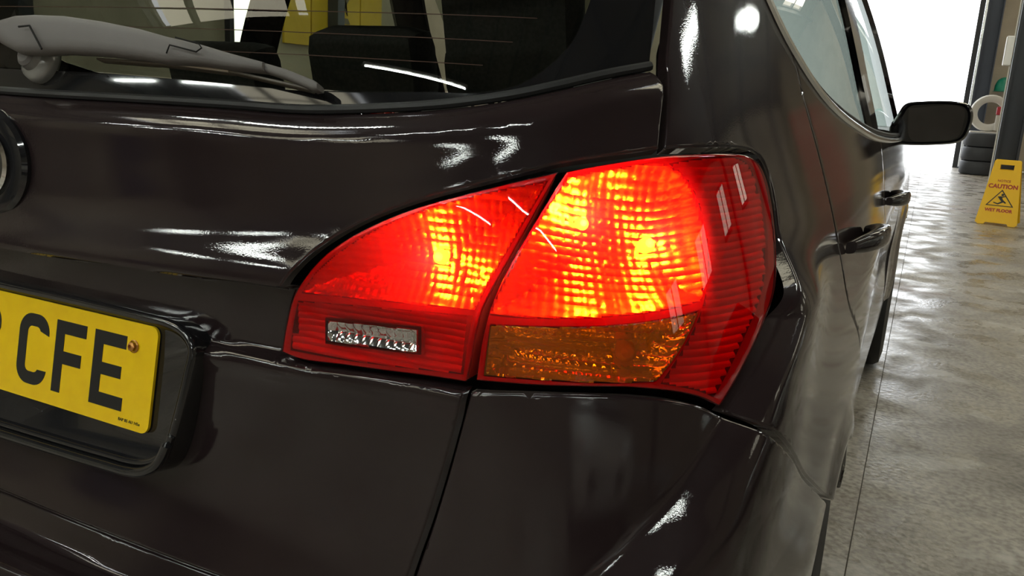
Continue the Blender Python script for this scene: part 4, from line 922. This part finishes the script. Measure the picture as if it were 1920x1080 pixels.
# ================================================================== other vehicles parked in the workshop (they show as reflections in the black paint)
def parked_car(loc, rz, paint, label, plate_text=None, plate_col=(.8, .8, .78)):
    e = empty('parked_car', loc); MX = Matrix.Translation(loc) @ Matrix.Rotation(rz, 4, 'Z')
    st = [(-2.0, .55, .55, .78, .30), (-1.9, .78, .80, .86, .22), (-1.7, .90, 1.10, .87, .20), (-1.25, .93, 1.42, .88, .20), (-.6, .93, 1.50, .88, .20), (.2, .93, 1.48, .88, .20), (.75, .94, 1.20, .88, .20), (1.1, .95, 1.0, .87, .20), (1.6, .88, .91, .85, .20), (1.9, .76, .78, .80, .24), (2.0, .58, .60, .72, .30)]
    def ring(y, belt, top, w, zb):
        gh = top > belt+.08; tw = w*(.70 if top > 1.3 else .82) if gh else w*.86
        return [(w*.86, zb), (w*.99, zb+.12), (w, (zb+belt)/2), (w*.97, belt-.06), (w*.93, belt), (tw, top-.04 if gh else max(top-.01, belt+.005)), (tw*.82, top+.0 if gh else top+.01), (0, top+.03)]
    R = []
    for y, belt, top, w, zb in st:
        r = ring(y, belt, top, w, zb); full = [(x, y, z) for x, z in r]+[(-x, y, z) for x, z in r[-2::-1]]; R.append([MX @ Vector(p) for p in full])
    n = len(R[0]); vb = [p for r in R for p in r]; fb, fg = [], []
    for i in range(len(R)-1):
        for k in range(n-1):
            q = (i*n+k, i*n+k+1, (i+1)*n+k+1, (i+1)*n+k)
            glass = (k in (4, n-6) and 1 <= i <= 6) or (i in (6,) and 4 <= k <= n-6) or (i == 2 and 4 <= k <= n-6)
            (fg if glass else fb).append(q)
    fb += [tuple(range(n))[::-1], tuple((len(R)-1)*n+k for k in range(n))]
    body = pyd('car_body', vb, fb, paint, e, True); body.data.set_sharp_from_angle(angle=math.radians(38)); pyd('car_glass', vb, fg, GLOSSBLK, e, False)
    for sy in (-1.25, 1.27):
        for sx in (-.80, .80):
            w_ = wheel(0, 0, 0, .31, 1 if sx > 0 else -1, None); 
            for o_ in [w_]+list(w_.children):
                if o_.parent is None: pass
            w_.matrix_basis = MX @ Matrix.Translation((sx, sy, .31)); w_.parent = e; w_.matrix_parent_inverse = e.matrix_basis.inverted()
    HL = mat('headlamp', (.75, .78, .8), .1, .6)
    for sx in (-.58, .58):
        b = MB(); b.box(MX @ Vector((sx, 1.90, .70)), (.34, .14, .14), MX.to_3x3(), .04); b.build('headlamp', HL, e, True)
    b = MB(); b.box(MX @ Vector((0, 1.985, .46)), (.9, .06, .16), MX.to_3x3(), .02); b.build('grille', PLASTIC, e)
    if plate_text:
        PMx = MX @ Matrix.Translation((0, 2.03, .46)) @ Matrix.Rotation(math.pi, 4, 'Z') @ Matrix.Rotation(math.pi/2, 4, 'X')
        b = MB(); b.prism(rrect(.26, .0555, .01), PMx, .004); pl = b.build('front_plate', mat('plate_white_%s' % loc[0], plate_col, .4), e); [text(c_, .095, PMx @ Matrix.Translation((-.21+.055*i_, 0, .0045)), CHM, 'character', pl, .0004, bold=.001) for i_, c_ in enumerate(plate_text) if c_ != ' ']
    tag(e, label, 'car', 'parked cars behind and beside the black hatchback'); return e
parked_car((2.55, -4.6, 0), math.radians(14), mat('white_paint', (.62, .61, .58), .25, 0, .5, .6), 'white car parked behind, mirrored in the rear bumper', 'F 150 GRS')
parked_car((4.1, 1.6, 0), math.radians(8), mat('silver_paint', (.55, .58, .58), .25, .6, .5, .6), 'silver car parked to the right, mirrored in the doors')
# red two-post lift column, mirrored in the side windows
lc = empty('lift_column', (4.3, 15.5, 0)); tag(lc, 'red vehicle lift column near the front wall', 'vehicle lift')
RED = mat('lift_red', (.55, .03, .02), .4)
b = MB(); b.box((4.3, 15.5, 1.6), (.22, .26, 3.2), None, .02); b.build('mast', RED, lc)
b = MB(); b.box((4.3, 15.5, .015), (.5, .55, .03)); b.build('base_plate', RED, lc)
b = MB(); b.box((4.17, 15.5, .55), (.06, .34, .5)); b.build('carriage', STEEL, lc)

# unseen tool cabinets and racking, added to give the paint reflections darker tones
def cabinet(y, col, label):
    e = empty('added_tool_cabinet', (-7.1, y, 0)); m = mat('cabinet_'+label[:6], col, .35); x = -7.15
    b = MB(); b.box((x, y, .55), (.5, .9, .9), None, .01); b.build('carcass', m, e)
    for k in range(5):
        b = MB(); b.box((x+.255, y, .22+.165*k), (.02, .84, .15), None, .004); d_ = b.build('drawer', m, e)
        b = MB(); b.tube([(x+.285, y-.3, .25+.165*k), (x+.285, y+.3, .25+.165*k)], .008, 6); b.build('handle', SATIN, d_)
    for sy in (-.36, .36):
        for sx in (-.18, .18):
            b = MB(); b.lathe([(.0, -.02), (.05, -.02), (.05, .02), (0, .02)], Matrix.Translation((x+sx, y+sy, .05)) @ Matrix.Rotation(math.pi/2, 4, 'X'), 14); b.build('castor', RUBBER, e)
    b = MB(); b.box((x, y, 1.02), (.54, .94, .04), None, .01); b.build('worktop', RUBBER, e); tag(e, label, 'tool cabinet')
cabinet(-5.6, (.22, .20, .17), 'grey tool cabinet with five drawers against the left wall')
cabinet(-7.6, (.03, .05, .12), 'dark blue tool cabinet with five drawers against the left wall')
rk = empty('added_steel_rack', (-7.0, -10.2, 0)); tag(rk, 'dark steel rack of empty shelves added against the left wall for reflections', 'shelving')  # unseen rack added for dark tones in the paint reflections
for sy in (-1.2, 1.2):
    for sx in (-.25, .25):
        b = MB(); b.box((-7.1+sx, -10.2+sy, 1.1), (.05, .05, 2.2)); b.build('upright', STEEL, rk)
for k in range(4):
    b = MB(); b.box((-7.1, -10.2, .25+.6*k), (.52, 2.4, .04)); b.build('shelf', STEEL, rk)
SPOTS = [(-1.7, -.4, 'over the tailgate of the black hatchback'), (-.3, -2.9, 'just behind the black hatchback'), (-6.3, 6.5, 'added beside the yellow wall board to brighten it'), (-3.4, 3, 'over the far side of the black hatchback'), (-6.3, 10, 'added towards the front wall to brighten the yellow board'), (-5.8, -6.2, 'over the dark blue tool cabinet'), (-4.2, -6.2, 'second from the left wall in the row behind'), (-2.3, -6.2, 'third from the left wall in the row behind'), (-5.1, -4.4, 'over the grey tool cabinet'),  # the two battens near the yellow board are added to brighten it
    (-3.5, -4.4, 'next to the one over the grey tool cabinet'), (1.7, -3.6, 'over the white parked car'), (2.6, -7.0, 'behind the white parked car'), (3.7, 2.6, 'over the silver parked car'), (3.6, 8, 'between the silver car and the lift column'), (.6, -10.5, 'nearest the back wall')]
for i, (x, y, w) in enumerate(SPOTS):
    batten(x, y, 3.9, math.pi/2 if x > 3 else 0.0, 1.0 if y < -4 and x < 0 else 1.4, 'fluorescent batten '+w)
